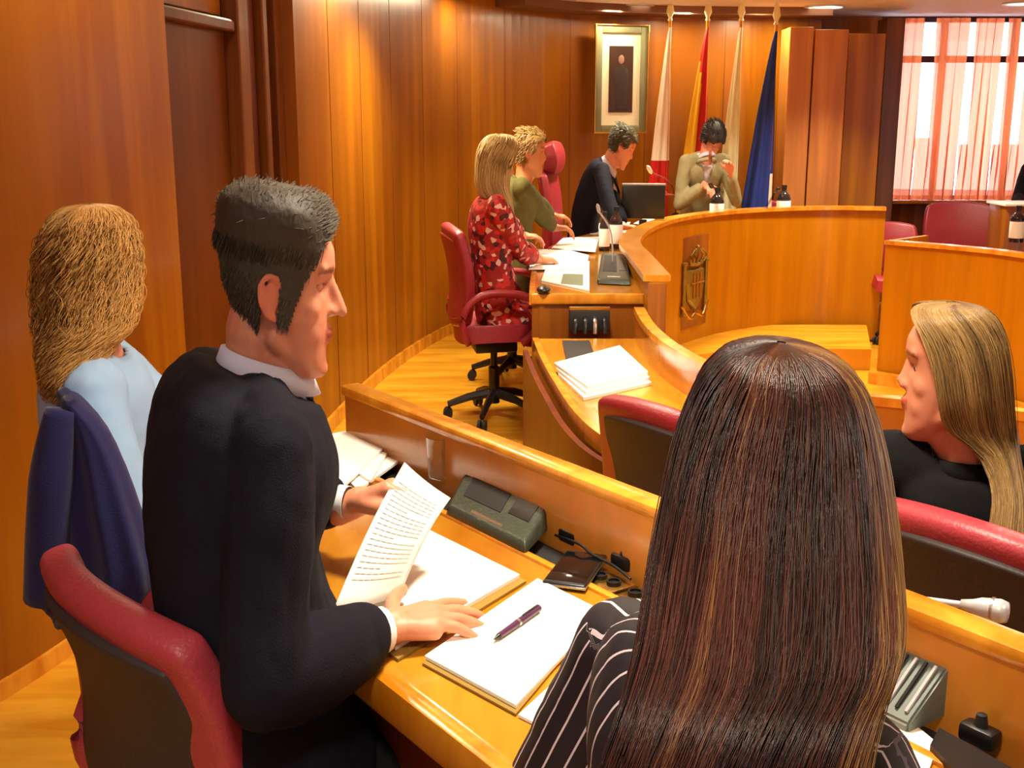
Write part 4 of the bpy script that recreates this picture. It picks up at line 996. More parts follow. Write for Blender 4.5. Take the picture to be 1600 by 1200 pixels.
# ---- curly-haired woman at the far left
def curly():
    Y = 2.16; head = D(141, 426, Y); neck = D(147, 545, Y); pel = V((-.72, 2.14, .70))
    h = Human((pel.x, pel.y, .60), 'woman with long ginger curls and pale blue short-sleeved top', head, 50, 5, neck, pel, 22, 'skin_pink', sw=.165, hunch=.03, vox=.006, drop=.01)
    h.arm('R', P(360, 790, .93), (.8,.5,0), (0,0,1), pole=(.25,-.3,-1), l1=.28, l2=.24, sc=.88)
    h.arm('L', P(400, 745, .93), (.8,.5,0), (0,0,1), pole=(0,.5,-1), l1=.28, l2=.24, sc=.88)
    h.sit(floor=TIER); h.floor = TIER; h.build_body(bare_arm='RL')
    h.cloth('trousers', 'trousers', inf=.0, t0=0, t1=4, legs=True, vox=.012, amp=0)
    h.cloth('blue_top', 'shirt_blue', inf=.012, arm=.022, sleeve=.40, neck=.066, amp=.008, vox=.007); h.shoes()
    def rg(y, xl, xr, dep, Y=2.14):
        a, b = D(xl, y, Y), D(xr, y, Y); c = h.q((a+b)/2); hw = (b-a).length/2/SX; return (c.x, c.y, c.z, hw, dep)
    rings = [rg(320,125,150,.02), rg(326,100,178,.06), rg(350,82,198,.10), rg(395,73,205,.115), rg(450,68,206,.118), rg(505,68,200,.10,2.10), rg(545,70,168,.08,2.06), rg(585,72,148,.065,2.03), rg(622,80,132,.05,2.02)]
    h.mass_hair('h_curl', rings, 90, n=2800, r=.0014, tint=lambda v, p: .58+(.2 if v < .5 else -.08), wav=.010, wfreq=7, locks=60, jit=.10, k=70, base=.86, base_t=.25, tend=(.8,1.0))
    # right-hand lock falling in front of the shoulder
    return h
hc_ = curly()
# ---- dais
def red_woman():
    Y = 5.55; head = D(779, 256, Y); neck = D(772, 308, Y); pel = V((-.06, 5.62, .68))
    h = Human((pel.x, pel.y, .60), 'woman with light blonde hair and red patterned dress writing at the dais end', head, 22, 18, neck, pel, 10, 'skin', sw=.175, hunch=.04, vox=.009, fat=1.0)
    h.arm('R', P(842, 405, .93), (.9,.3,0), (0,0,1), pole=(.1,-.3,-1), curl=(.4,.5,.5,.6), sc=.95)
    h.arm('L', P(835, 385, .93), (.9,.3,0), (0,0,1), pole=(.1,.3,-1), curl=(.4,.5,.5,.6), sc=.95)
    h.sit(floor=TIER); h.floor = TIER; h.build_body()
    h.cloth('patterned_dress', 'floral', inf=.014, arm=.016, sleeve=.82, neck=.06, amp=.006, vox=.010)
    h.cloth('skirt', 'floral', inf=.01, t0=0, t1=5, legs=True, vox=.012, amp=0); h.shoes()
    def rg(y, xl, xr, dep, op=0):
        a, b = D(xl, y, Y), D(xr, y, Y); c = h.q((a+b)/2); return (c.x, c.y, c.z, dep, (b-a).length/2/SX, op)
    rings = [rg(210,774,786,.02), rg(213,762,800,.07,10), rg(225,750,812,.098,35), rg(245,744,818,.10,62), rg(270,742,818,.095,75), rg(295,744,812,.085,70), rg(325,764,806,.06,50), rg(350,778,806,.045,40), rg(378,790,806,.03,30)]
    h.mass_hair('h_light', rings, 22, n=900, r=.0040, tint=lambda v, p: .5+.3*math.sin(v*30)*.5, jit=.05, k=16, base_t=.45, tend=(.7,1.0))
red_woman()
def short_region(v): 
    return (v.z > .075 and v.x < .07) or (v.z > .02 and v.x < .035) or (v.x < -.02 and v.z > -.05)
def simple(label, Y, head_px, neck_px, pel, yaw, pitch, tyaw, jacket, hair, skin, hands, floor=TIER, hunch=.05, inf=.014, name='jacket', shirt=None, region=short_region, yh=None, sw=.185, tint=.4, vol=.012):
    head = D(*head_px, Y if yh is None else yh); neck = D(*neck_px, Y)
    h = Human((pel[0], pel[1], pel[2]-.1), label, head, yaw, pitch, neck, V(pel), tyaw, skin, sw=sw, hunch=hunch, vox=.010)
    for k, (w_, hf) in hands.items(): h.arm(k, w_, hf, (0,0,1), curl=(.4,.5,.5,.6), spread=.05)
    h.sit(floor=floor); h.floor = floor; h.build_body(brows=(.4,.3,.25))
    if shirt: h.cloth('shirt', shirt, inf=-.002, arm=0, sleeve=.9, neck=.058, amp=0, vox=.010); 
    h.cloth(name, jacket, inf=inf, arm=.016, sleeve=.9, neck=.068, vneck=.22 if shirt else 0, amp=.006, vox=.010)
    if shirt: h.band('shirt_collar', shirt, r=.064, h=.04, lower=.015)
    h.band('jacket_collar', jacket, r=.076, h=.035, lower=-.004, tilt=.7, th=.008)
    h.cloth('trousers', 'trousers', inf=0, t0=0, t1=5, legs=True, vox=.013, amp=0); h.shoes()
    h.short_hair(hair, region, lambda v: vol*(1 if v.z > .03 else .6), lambda v: V((-.4,0,-.5)) if v.z < .09 else V((-.5,0,0)), n=900, L=.035, r=.0035, tint=lambda v, z: tint, base_t=tint*.8)
    return h
simple('short-haired person in olive jacket seated second along the dais', 6.45, (830, 241), (818, 280), (.04, 6.45, .70), -8, 8, 0, 'olive', 'h_short', 'skin_tan',
       {'R': (P(880, 372, .93), (1,.1,0)), 'L': (P(885, 360, .93), (1,.1,0))}, hunch=.05, tint=.5, vol=.016)
simple('man in dark suit with head bent over papers, middle of the dais', 7.5, (972, 231), (950, 258), (.47, 7.75, .70), -8, 32, -12, 'suit', 'h_grey', 'skin_pink',
       {'R': (P(968, 366, .95), (1,.1,0)), 'L': (P(975, 358, .95), (1,.1,0))}, hunch=.07, shirt='shirt', tint=.45, vol=.014)
simple('man in khaki grey jacket bending over the dais in front of the flags', 8.62, (1112, 222), (1103, 246), (1.42, 8.92, .70), -70, 50, -80, 'beige', 'h_black', 'skin_pink',
       {'R': (D(1100, 290, 8.5), (.3,-1,-.2)), 'L': (D(1142, 272, 8.45), (-.3,-.5,.8))}, hunch=.05, shirt='shirt', tint=.3, vol=.02, name='khaki_jacket')
simple('dark-clothed person only partly in view at the right photo edge', 8.9, (1642, 214), (1640, 258), (4.15, 9.0, .70), -100, 8, -100, 'suit', 'h_black', 'skin_pink',
       {'R': (D(1600, 322, 8.55), (.2,-1,0)), 'L': (D(1660, 322, 8.55), (-.2,-1,0))}, floor=0, hunch=.03, tint=.3)
# ================================================================= CHAIRS IN PLACE
def squash(e):
    """bake the children of a thing to its own slim proportions"""
    R = Matrix.Rotation(e.rotation_euler.z, 4, 'Z'); S_ = Matrix.Diagonal((SX, 1, 1, 1)); e.rotation_euler.z = 0; done = set()
    for o in [e]+list(e.children_recursive):
        if o.type == 'MESH' and o.data.name not in done:
            done.add(o.data.name); o.data.transform(S_ @ R)
    return e
squash(office_chair((-.398, 1.625, TIER), math.radians(48), 'burgundy leather chair with dark back shell behind the suited man', top=.865, w=.54, leather='leather_rose', lean=.16, armoff=-.06))
squash(office_chair((-.60, 2.14, TIER), math.radians(48), 'burgundy chair with a navy jacket over it, under the ginger-haired woman', top=.66, w=.40, arms=False))
squash(office_chair((.06, .66, TIER), math.radians(47), 'burgundy chair beneath the woman with long brown hair', top=.72, w=.46))
squash(office_chair((.50, 2.83, 0), math.radians(42), 'empty burgundy chair pushed in at the paper stack on the lower desk', top=.955, w=.50, leather='leather', lean=.12, arms=True))
squash(office_chair((.915, 2.0, 0), math.radians(42), 'rose red chair supporting the blonde woman in black', top=.965, w=.52, leather='leather_rose', lean=.12))
squash(office_chair((-.09, 5.62, TIER), math.radians(12), 'glossy dark red swivel chair of the woman in the red dress', top=.98, w=.48, lean=.10, shell='leather'))
squash(office_chair((.42, 7.72, TIER), math.radians(-12), 'tall red leather armchair with headrest, behind the dark-suited dais man', top=1.16, w=.58, leather='leather', lean=.05, headrest=True, shell='leather'))
squash(office_chair((.0, 6.45, TIER), math.radians(0), 'burgundy chair hidden mostly behind the person in olive jacket', top=.70, w=.46))
squash(office_chair((1.42, 9.0, TIER), math.radians(-85), 'burgundy chair of the man in khaki jacket by the flags', top=.65, w=.46, arms=False))
squash(office_chair((1.96, 8.78, TIER), math.radians(-92), 'dark red chair standing empty beside the blue flag', top=.86, w=.38, arms=False, leather='leather'))
squash(office_chair((3.42, 8.75, 0), math.radians(-105), 'rose red chair below the window behind the right desk wing', top=1.0, w=.66, leather='leather', arms=False))
squash(office_chair((2.86, 8.55, 0), math.radians(-95), 'low rose red chair right of the curved dais end', top=.86, w=.50, leather='leather', arms=False))
squash(office_chair((4.15, 9.05, 0), math.radians(-100), 'burgundy chair of the partly visible person at the right edge', top=.8, w=.5))

# ================================================================= THINGS ON THE NEAR DESK
def quad_sheet(name, mat, pts, z, th, label, cat, group=None, bend=0, extra=None):
    """a sheet or pad with corners at the four plan points"""
    c = sum((Vector((p[0], p[1], 0)) for p in pts), Vector())/len(pts)
    bm = BM(); slab(bm, [(p[0]-c.x, p[1]-c.y) for p in pts], 0, th)
    o = obj(name, bm, M[mat]); o.location = (c.x, c.y, z); return tag(o, label, cat, group)
def Q(z, *px): return [P(a, b, z) for a, b in px]
def paper_lines(parent, corners, rows, ink='ink', z=.0012, m=.10, w0=.0014, fill=.9):
    """printed text lines on a sheet given by four local corners (a,b along the top; d,c along the bottom)"""
    a, b, c, d = corners; R_ = random.Random(5); bm = BM()
    for k in range(rows):
        t = m+(1-2*m)*k/(rows-1); l = a.lerp(d, t); r = b.lerp(c, t); e_ = R_.uniform(.55, 1) if k % 5 == 4 else fill+.08*R_.random()
        p = l.lerp(r, m); q_ = l.lerp(r, m+(1-2*m)*min(1, e_)); dn = (d-a).normalized()*w0
        vs = [bm.verts.new(v+Vector((0,0,z))) for v in (p, q_, q_+dn, p+dn)]; bm.faces.new(vs)
    o = obj('printed_text', bm, M[ink], parent); return o
# far-left heap of white paper
for i, (c_, dz_) in enumerate([([(486,700),(560,676),(640,712),(560,770)],0),([(492,706),(548,682),(612,705),(580,760)],.006),([(480,698),(545,684),(600,712),(520,790)],.012)]):
    quad_sheet('paper_stack', 'paper', Q(DZ, *c_), DZ+.001+dz_, .0055, ['white papers fanned under the far hand, lowest of the pile','white papers behind the far hand, middle of the pile','white papers behind the far hand, top of the pile'][i], 'papers', 'white papers at the left end of the near desk')
# big pile under the man's hand
quad_sheet('folder', 'brown_line', Q(DZ, (560,990),(690,845),(822,912),(622,1035)), DZ+.001, .004, 'tan-edged folder lying under the white sheets by the suited man', 'folder')
o = quad_sheet('document', 'paper', Q(DZ, (535,985),(672,838),(812,908),(618,1022)), DZ+.0055, .006, 'thick white document under the spread hand of the suited man', 'document')
# notepad with pen
o = quad_sheet('folder', 'brown_line', Q(DZ, (660,1040),(838,920),(938,962),(806,1120)), DZ+.001, .003, 'thin tan board beneath the notepad with the pen', 'folder')
o = quad_sheet('notepad', 'paper_cream', Q(DZ, (664,1034),(840,912),(945,965),(806,1112)), DZ+.0042, .005, 'white notepad with a purple pen lying on it', 'notepad')
o = quad_sheet('document', 'paper', Q(DZ, (810,1122),(985,960),(1045,1010),(870,1152)), DZ+.001, .004, 'white sheet beside the striped sleeve at the desk edge', 'document')
def pen(p0, p1, z):
    a, b = P(*p0, z), P(*p1, z); d = b-a; e = thing('pen', a, 'purple and black ballpoint pen lying on the notepad', 'pen', rz=math.atan2(d.y, d.x)); L_ = d.length
    bm = BM(); tube(bm, [(0.012,0,0),(L_*.5,0,0),(L_*.52,0,0),(L_,0,0)], [.0045,.0052,.0056,.0052], 12); obj('barrel', bm, M['purple'], e, True)
    bm = BM(); tube(bm, [(0,0,0),(.014,0,0)], [.001,.0045], 12); obj('tip', bm, M['black'], e, True)
    bm = BM(); tube(bm, [(L_*.49,0,0),(L_*.53,0,0)], .006, 12); obj('ring', bm, M['metal'], e, True)
    bm = BM(); box(bm, (L_*.8,0,.0065), (L_*.35,.003,.0015), 0, .0006); obj('clip', bm, M['black'], e, True)
pen((772,999),(842,950), DZ+.0152)
def phone():
    pts = Q(DZ, (856,912),(893,864),(940,882),(906,936)); c = sum((Vector(p) for p in pts), Vector())/4
    d = (pts[1]-pts[0]); e = thing('mobile_phone', (c.x, c.y, DZ+.001), 'black mobile phone lying on the desk near the cable trough', 'phone', rz=math.atan2(d.y, d.x))
    L_ = d.length*1.02; W_ = (pts[3]-pts[0]).length*.92
    bm = BM(); box(bm, (0,0,.006), (L_, W_, .011), 0, .004, seg=3); obj('body', bm, M['black'], e, True)
    bm = BM(); box(bm, (0,0,.0118), (L_*.86, W_*.9, .0008), 0, .0003); obj('screen', bm, plain('phone_screen', (14,14,16), .08, .6), e, True)
    bm = BM(); box(bm, (0,0,.006), (L_*1.012, W_*1.02, .004), 0, .0015); obj('metal_rim', bm, M['metal'], e, True)
phone()
def sheet_held():
    # the printed sheet held upright-ish between hand and desk
    c4 = [D(622,722,1.80), D(702,776,1.72), D(640,890,1.60), D(535,940,1.56)]
    c4 = [D(632,722,1.80), D(704,778,1.73), P(625,930,DZ+.02), P(520,955,DZ+.035)]
    base = c4[3]; n_ = 14; bm = BM(); g = []
    for j in range(n_+1):
        g.append([])
        for i in range(n_+1):
            a = c4[0].lerp(c4[1], i/n_); b = c4[3].lerp(c4[2], i/n_); p = a.lerp(b, j/n_)+V((0,0,.012*math.sin(math.pi*j/n_)))+V((.0,-.010,0))*math.sin(math.pi*i/n_); g[-1].append(bm.verts.new(p-base))
    for j in range(n_):
        for i in range(n_): bm.faces.new((g[j][i], g[j][i+1], g[j+1][i+1], g[j+1][i]))
    o = obj('printed_sheet', bm, M['paper_grey'], None, True, 0); o.location = base; m = o.modifiers.new('solid', 'SOLIDIFY'); m.thickness = .0012
    tag(o, 'printed sheet tilted up from the desk in the suited man\'s far hand', 'paper')
    bm = BM(); R_ = random.Random(4)
    for k in range(20):
        t = .14+.036*k; e_ = .9 if k % 6 != 5 else .5
        for s0 in range(8):
            u0 = .1+s0*.1; 
            if u0+.08 > e_: continue
            vs = []
            for (u_, t_) in ((u0,t),(u0+.085,t),(u0+.085,t+.010),(u0,t+.010)):
                a = c4[0].lerp(c4[1], u_); b = c4[3].lerp(c4[2], u_); p = a.lerp(b, t_)+V((0,0,.012*math.sin(math.pi*t_)))+V((.0,-.010,0))*math.sin(math.pi*u_)+V((-.0004,-.0013,.0012))
                vs.append(bm.verts.new(p-base))
            bm.faces.new(vs)
    obj('printed_text', bm, plain('pale_grey_ink', (200,200,197), .8), o)
sheet_held()
def tumbler():
    c = P(690, 752, DZ); e = tag(None or (lambda bm: obj('glass_tumbler', bm, M['glass'], None, True))(lathe(BM(), [(0,.001),(.029,.001),(.031,.004),(.036,.095),(.0345,.095),(.0295,.010),(0,.009)], seg=32)), 'clear glass tumbler standing against the raised desk panel', 'glass'); e.location = c+V((0,0,.0005)); e.scale = (.85,1,1)
tumbler()
def console(pts, z, h, label, mat='green_black', grp=None):
    """wedge-shaped table conference unit: low front, raised back"""
    c = sum((Vector(p) for p in pts), Vector())/4; e = thing('conference_unit', (c.x, c.y, z), label, 'conference unit', grp)
    L = [Vector((p.x-c.x, p.y-c.y, 0)) for p in pts]      # front-left, back-left, back-right, front-right
    bm = BM(); b = [bm.verts.new(p+V((0,0,.003))) for p in L]; t_ = [bm.verts.new(p*.95+V((0,0,hh))) for p, hh in zip(L, (h*.45, h, h, h*.45))]
    bm.faces.new(b[::-1]); bm.faces.new(t_)
    for i in range(4): bm.faces.new((b[i], b[(i+1)%4], t_[(i+1)%4], t_[i]))
    bmesh.ops.bevel(bm, geom=bm.edges[:], offset=.008, segments=3, affect='EDGES', profile=.6); obj('housing', bm, M[mat], e, True)
    def T(u_, v_, k=.002):
        a = (L[0]*.95).lerp(L[3]*.95, u_); d = (L[1]*.95).lerp(L[2]*.95, u_); p = a.lerp(d, v_); p.z = h*.45+(h-h*.45)*v_+k; return p
    def plate(nm, u0, u1, v0, v1, m_, k=.0015):
        bm = BM(); q_ = [T(u0,v0,k), T(u1,v0,k), T(u1,v1,k), T(u0,v1,k)]; a = [bm.verts.new(p) for p in q_]; d = [bm.verts.new(p-V((0,0,.004))) for p in q_]
        bm.faces.new(a); bm.faces.new(d[::-1])
        for i in range(4): bm.faces.new((a[i], a[(i+1)%4], d[(i+1)%4], d[i]))
        return obj(nm, bm, M[m_], e)
    plate('speaker_grille', .12, .60, .25, .88, 'black_soft'); plate('button_plate', .68, .92, .3, .8, 'black'); plate('silver_strip', .30, .70, .045, .085, 'metal')
    bm = BM(); tube(bm, spline([L[0].lerp(L[3],.03)*.98+V((0,0,h*.3)), L[1]*.97+V((0,0,h*.8))], 6), .0035, 8); obj('edge_piping', bm, M['black'], e, True)
    return e, T
console(Q(DZ, (696,808),(738,752),(876,812),(822,872)), DZ, .055, 'dark green-black slanted conference unit on the near desk')
# acrylic name holder leaning on the panel
def holder():
    p0, p1 = P(738,748,DZ), P(842,795,DZ); c = (p0+p1)/2; d = p1-p0; e = thing('name_holder', (c.x, c.y, DZ), 'clear acrylic name holder standing behind the dark conference unit', 'sign holder', rz=math.atan2(d.y, d.x)); L_ = d.length
    bm = BM(); box(bm, (0,.012,.038), (L_,.003,.076), 0, .001, R=Matrix.Rotation(math.radians(-12), 4, 'X')); obj('plate', bm, M['acrylic'], e, True)
    bm = BM(); box(bm, (0,.0,.002), (L_,.05,.003), 0, .001); obj('foot', bm, M['acrylic'], e, True)
holder()
# cables and plugs in the trough
def cable(pts, r, label, mat='black', grp=None, cat='cable'):
    b = Vector(pts[0]); bm = BM(); tube(bm, [p-b for p in spline(pts, 28)], r*.7, 8); o = obj('cable', bm, M[mat], None, True, 0); o.location = b; return tag(o, label, cat, grp)
cable([P(868,836,DZ+.004), P(905,850,DZ+.02), P(925,866,DZ+.016), P(960,885,DZ+.012), P(985,905,DZ+.006)], .0035, 'black cable running from the dark conference unit into the trough')
def plug(px, label, mat='black'):
    c = P(*px, DZ); e = thing('plug', (c.x, c.y, DZ-.004), label, 'plug', 'plugs in the desk cable trough', ROWA)
    bm = BM(); box(bm, (0,0,.014), (.045,.026,.024), 0, .006); obj('body', bm, M[mat], e, True)
    bm = BM(); lathe(bm, [(0,.024),(.008,.025),(.006,.04),(0,.041)], seg=12); obj('sleeve', bm, M['black_soft'], e, True)
plug((892,846), 'black plug in the trough next to the conference unit'); plug((975,886), 'black plug in the trough beyond the mobile phone')
def plug_b():
    for i, (px, lb) in enumerate([((1390,1100),'black plug in the trough behind the grey vented unit'), ((1530,1160),'dark plug near the lower right corner of the photo')]): plug(px, lb)
plug_b()
# grey vented unit at the right, near woman
def vent_unit():
    c = P(1408, 1108, DZ); e = thing('conference_unit', (c.x, c.y, DZ+.001), 'grey vented table unit right of the long-haired woman', 'conference unit', rz=ROWA)
    bm = BM(); rings = []
    for x in (-.045, .045):
        rings.append([V((x,-.05,.0)), V((x,.035,.0)), V((x,.045,.055)), V((x,.02,.066)), V((x,-.05,.014))])
    loft(bm, rings); bmesh.ops.bevel(bm, geom=bm.edges[:], offset=.003, segments=2, affect='EDGES'); obj('housing', bm, M['grey_unit'], e, True)
    for k in range(6):
        bm = BM(); a = V((-.034+.0136*k, -.04, .023)); b = V((-.034+.0136*k, .014, .066)); tube(bm, [a, b], .0026, 8); obj('vent_rib', bm, M['satin_metal'] if k % 2 else M['black'], e, True)
vent_unit()
for i, (pp, m_) in enumerate([([(1432,1062,.02),(1470,1052,.06),(1520,1068,.045),(1536,1085,.01)],'satin_metal'), ([(1436,1082,.01),(1470,1090,.035),(1512,1104,.02),(1560,1128,.01)],'black'), ([(1440,1100,.005),(1490,1112,.02),(1545,1140,.01),(1600,1165,.01)],'black')]):
    cable([P(a, b, DZ)+V((0,0,z)) for a, b, z in pp], .0028, ['thin grey cable arching over the trough right of the grey unit','black cable curving low beside the grey unit','black cable lying along the trough to the lower right'][i], m_)
# torn-edged notebook right of the long-haired woman
quad_sheet('document', 'paper_cream', Q(DZ, (1372,1122),(1392,1108),(1466,1168),(1430,1262)), DZ+.001, .004, 'cream sheet right of the long hair at the bottom of the photo', 'document')
quad_sheet('folder', 'black', Q(DZ, (1452,1180),(1466,1152),(1640,1250),(1600,1330)), DZ+.001, .012, 'flat black slab in the bottom right corner on the near desk', 'folder')  # thin black slab covering the dark corner of the desk
# gooseneck microphone lying over the panel
def mic():
    a = D(1392, 931, 1.42); b = D(1520, 947, 1.36); c = D(1574, 957, 1.335)
    root = P(1230, 1040, DZ); e = thing('gooseneck_microphone', root, 'silver gooseneck microphone reaching over the near desk panel at right', 'microphone')
    q_ = lambda w_: w_-root
    bm = BM(); lathe(bm, [(0,0),(.04,0),(.038,.012),(.012,.02),(0,.02)], seg=24); obj('base', bm, M['black'], e, True)
    bm = BM(); tube(bm, spline([V((0,0,.015)), V((.005,.005,.10)), q_(D(1320,925,1.42)), q_(a), q_(b)], 26), .0045, 10); obj('gooseneck', bm, M['satin_metal'], e, True, 0)
    bm = BM(); d = (c-b); tube(bm, [q_(b)-d*.35, q_(b), q_(b+d*.25), q_(b+d*.8), q_(c), q_(c+d*.05)], [.006,.009,.013,.0155,.013,.004], 14); obj('head', bm, M['satin_metal'], e, True, 0)
    bm = BM(); tube(bm, [q_(b+d*.55), q_(b+d*.62)], .0162, 14); obj('ring', bm, M['metal'], e, True)
mic()
# navy jacket hanging on the left chair
def hung_jacket():
    e = thing('draped_jacket', (-.93, 1.95, .72), 'dark navy jacket hung over the chair back of the ginger-haired woman', 'jacket')
    Y = 1.93; e.location = D(130, 800, Y); R0 = e.location
    outline = [(612,92,128,.035),(625,76,150,.05),(660,66,185,.06),(720,58,212,.075),(790,52,235,.085),(860,48,256,.085),(925,46,262,.08),(965,46,150,.07)]
    bm = BM(); rings = []; n = 72
    for i, (y, xl, xr, dep) in enumerate(outline):
        a, b = D(xl, y, Y)-R0, D(xr, y, Y)-R0; c = (a+b)/2; hw = (b-a).length/2; f = i/len(outline)
        rings.append([c+V((hw*math.cos(t)*(1+.05*math.sin(9*t)*f), dep*math.sin(t)*(1+.12*math.sin(11*t+f)*f)-.10*(math.cos(t))*.6, .010*math.sin(5*t)*f)) for t in [2*math.pi*k/n for k in range(n)]])
    loft(bm, rings); o = obj('jacket_body', bm, M['navy'], e, True, 0); m = o.modifiers.new('sub', 'SUBSURF'); m.levels = m.render_levels = 1
    bm = BM(); tube(bm, spline([D(96,640,1.86)-R0, D(84,720,1.85)-R0, D(76,830,1.85)-R0, D(72,935,1.86)-R0], 14), [.025+.012*min(1,k/6) for k in range(15)], 16); obj('sleeve', bm, M['navy'], e, True, 0)
    bm = BM(); tube(bm, spline([D(100,615,1.95)-R0, D(120,640,1.9)-R0, D(165,690,1.88)-R0], 10), .014, 10); obj('collar', bm, M['navy'], e, True, 0)
hung_jacket()

# ================================================================= SECOND ROW THINGS
for i, dz_ in enumerate((0, .012, .024)):
    s_ = i*3
    quad_sheet('paper_stack', 'paper', Q(Z2+.01, (872-s_,584-s_),(962+s_,556-s_),(1018-s_,598-s_),(912+s_,622-s_)), Z2+.001+dz_, .011, ['thick stack of white paper on the lower desk, lowest bundle','thick stack of white paper on the lower desk, middle bundle','thick stack of white paper on the lower desk, top bundle'][i], 'papers', 'white paper stack on the lower desk')
c = P(905, 560, Z2); bm = BM(); box(bm, (0,0,.0), (.11,.42,.006), 0, .002); o = obj('desk_mat', bm, M['black_soft']); o.location = (c.x+.005, c.y+.12, Z2+.004); tag(o, 'flat black mat behind the paper stack on the lower desk', 'desk mat')
def sockets():
    c = V((.30, 4.60, Z2+.07)); e = thing('socket_box', (.325, 4.60, Z2), 'black socket box with pale strip against the dais end panel', 'socket box')
    bm = BM(); box(bm, (0,.19,.05), (.17,.06,.09), 0, .006); obj('housing', bm, M['black_soft'], e, True)
    bm = BM(); box(bm, (0,.175,.10), (.17,.03,.014), 0, .003); obj('pale_strip', bm, M['gold'], e, True)
    for k in range(4):
        bm = BM(); tube(bm, spline([(-.06+.04*k,.165,.06),(-.06+.04*k,.12,.05),(-.065+.042*k,.10,.004)], 8), .009, 8); obj('connector', bm, M['black'] if k != 2 else M['metal'], e, True)
sockets()
o = quad_sheet('document', 'paper', Q(Z2, (1578,842),(1602,806),(1690,850),(1640,900)), Z2+.001, .006, 'white paper on the lower desk right of the blonde woman', 'document')
o = quad_sheet('document', 'paper_cream', Q(Z2, (1378,676),(1400,655),(1450,662),(1440,690)), Z2+.001, .004, 'cream sheet on the lower desk in front of the blonde woman', 'document')
def dark_mic(base, top, z, label, Y=None, r=.004, mt='black', tip='black', foot=.03):
    b = P(*base, z); t_ = D(*top, b.y-.05 if Y is None else Y); e = thing('desk_microphone', b, label, 'microphone')
    d = t_-b; bm = BM(); lathe(bm, [(0,.001),(foot,.001),(foot*.9,.02),(foot*.3,.03),(0,.03)], seg=18); obj('base', bm, M['black'], e, True)
    bm = BM(); tube(bm, spline([V((0,0,.02)), V((d.x*.2,d.y*.2,d.z*.6)), d*.92], 14), r, 8); obj('stem', bm, M[mt], e, True, 0)
    bm = BM(); tube(bm, [d*.90, d*.93, d, d*1.03], [r, r*2.2, r*2.2, r*.8], 10); obj('head', bm, M[tip], e, True, 0)
    return e
dark_mic((1340, 612), (1312, 566), .741, 'black desk microphone between the two women on the lower desk', foot=.025)
def right_cables():
    cable([P(1560,650,Z2)+V((0,0,.05)), P(1580,668,Z2)+V((0,0,.06)), P(1600,700,Z2)+V((0,0,.02)), P(1640,720,Z2)+V((0,0,.01))], .006, 'dark cable on the lower desk past the blonde hair')
right_cables()

# ================================================================= DAIS THINGS
def dq(nm, mat, px, label, th=.004, z=ZD, cat='document', grp=None, dz=.001):
    return quad_sheet(nm, mat, Q(z, *px), z+dz, th, label, cat, grp)
o = dq('document', 'paper', [(846,440),(858,408),(921,410),(921,456)], 'white leaflet with a grey printed block nearest the dais end', .006)
lc = V(o.location)
pq = [p-lc for p in Q(ZD, (876,446),(880,430),(911,431),(911,449))]
bm = BM(); slab(bm, [(p.x, p.y) for p in pq], .0062, .0068); obj('printed_block', bm, plain('grey_green_print', (120,132,108), .6), o)
dq('document', 'paper', [(826,424),(836,392),(890,394),(920,402),(916,424)], 'white sheets under the hands of the woman in red', .004, dz=.0075)
dq('document', 'paper', [(862,392),(880,376),(936,374),(930,398)], 'white papers between the two seated women and the dark unit', .005, dz=.013)
dq('document', 'paper', [(905,366),(935,350),(985,348),(975,366)], 'white papers before the person in olive jacket', .005)
dq('document', 'paper', [(990,350),(1010,340),(1030,338),(1012,352)], 'small white sheet inside the curve of the dais', .004)
bm = BM(); ell(bm, (0,0,.016), (.03,.05,.018)); o = obj('computer_mouse', bm, M['black'], None, True); o.location = P(850,462,ZD)+V((0,.06,0)); tag(o, 'small black mouse at the front corner of the dais desk', 'mouse')
console(Q(ZD, (932,445),(940,412),(978,414),(986,447)), ZD, .06, 'dark conference unit beside the leaflet at the dais end')
dark_mic((958, 425), (934, 322), ZD+.001, 'thin silver-stemmed microphone rising at the dais end', Y=5.4, mt='satin_metal', tip='satin_metal', foot=.02)
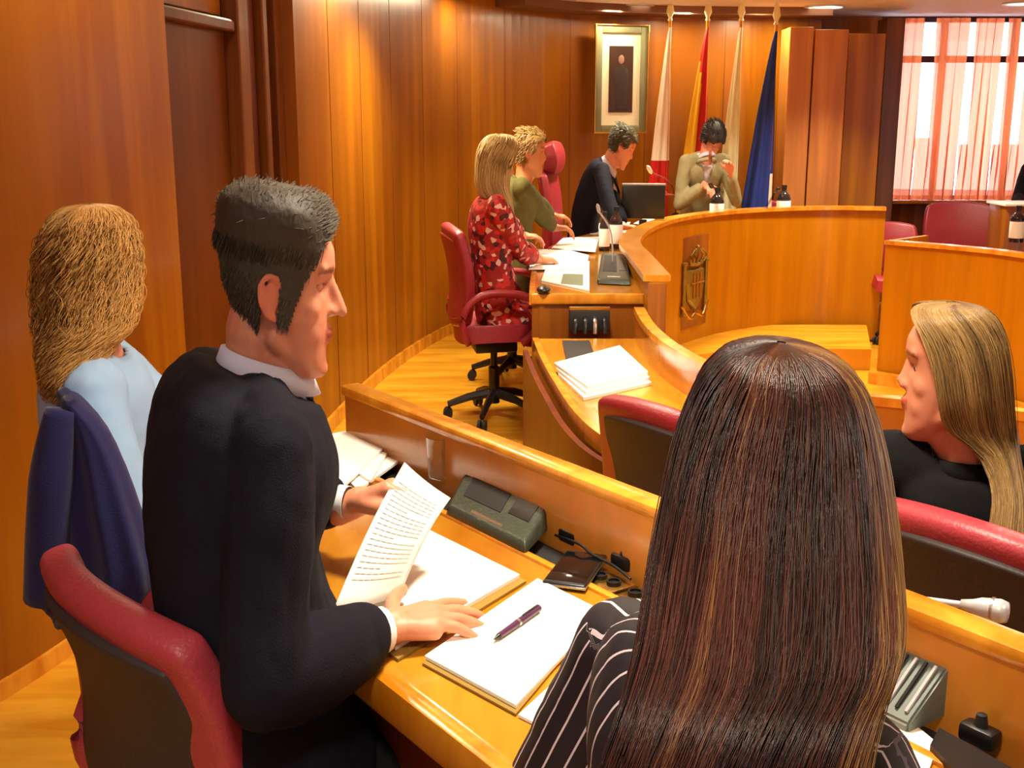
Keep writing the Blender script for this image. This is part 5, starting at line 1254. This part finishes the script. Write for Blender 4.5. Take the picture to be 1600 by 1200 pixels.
def bottle(p, h, r, label, grp='bottles along the dais'):
    e = thing('water_bottle', p, label, 'bottle', grp)
    bm = BM(); lathe(bm, [(0,.001),(r,.001),(r,h*.62),(r*.85,h*.72),(r*.34,h*.84),(r*.32,h*.93),(0,h*.93)], seg=20); obj('flask', bm, M['bottle'], e, True)
    bm = BM(); lathe(bm, [(r*1.01,h*.12),(r*1.03,h*.13),(r*1.03,h*.56),(r*1.01,h*.57)], seg=20); obj('paper_label', bm, M['paper'], e, True)
    bm = BM(); lathe(bm, [(0,h*.90),(r*.4,h*.90),(r*.4,h),(0,h)], seg=14); obj('cap', bm, M['black'], e, True)
    return e
bottle(P(944, 392, ZD), .22, .030, 'dark bottle left of a pair on the dais near the leaflet')
bottle(P(962, 388, ZD), .24, .038, 'bottle with wide white label, right of the pair near the leaflet')
bottle(D(1120, 326, 8.25)+V((0,0,0)), .26, .05, 'bottle with white label before the man in khaki jacket')
bottle(D(1224, 326, 8.55), .26, .05, 'bottle with white label standing beside the blue flag')
bottle(D(1586, 389, 7.0), .22, .042, 'clear bottle on the right desk wing below the window')
for o_ in [x for x in bpy.data.objects if x.name.startswith('water_bottle')][2:4]: o_.location.z = ZD+.001
for o_ in [x for x in bpy.data.objects if x.name.startswith('water_bottle')][4:5]: o_.location.z = ZW+.006
def monitor():
    p0, p1 = D(972, 288, 7.35), D(1040, 284, 7.35); c = (p0+p1)/2; e = thing('monitor', (c.x, 7.35, ZD), 'dark monitor seen from behind in front of the dark-suited dais man', 'monitor', rz=math.radians(-8))
    W_ = p1.x-p0.x; zt = p0.z-ZD
    bm = BM(); box(bm, (0,0,zt-.11), (W_,.03,.21), 0, .008); obj('housing', bm, M['screen_back'], e, True)
    bm = BM(); box(bm, (0,0,zt), (W_,.02,.012), 0, .003); obj('top_bezel', bm, M['satin_metal'], e, True)
    bm = BM(); box(bm, (0,.0,.05), (.05,.03,.12), 0, .005); box(bm, (0,0,.006), (.18,.12,.011), 0, .004); obj('stand', bm, M['black'], e, True)
monitor()
dark_mic((1056, 338), (1013, 262), ZD+.001, 'red-stemmed microphone left of the khaki-jacketed man', Y=7.7, mt='leather_rose', tip='paper', r=.006, foot=.03)
dark_mic((1062, 335), (1038, 300), ZD+.001, 'short red-stemmed microphone beside the monitor', Y=7.9, mt='leather_rose', tip='leather_rose', r=.006, foot=.03)
dark_mic((1135, 334), (1110, 288), ZD+.001, 'black microphone among the bottles before the khaki jacket', Y=8.1, r=.007, foot=.03)
dark_mic((1205, 332), (1216, 295), ZD+.001, 'black microphone near the blue flag on the dais', Y=8.3, r=.007, foot=.03)
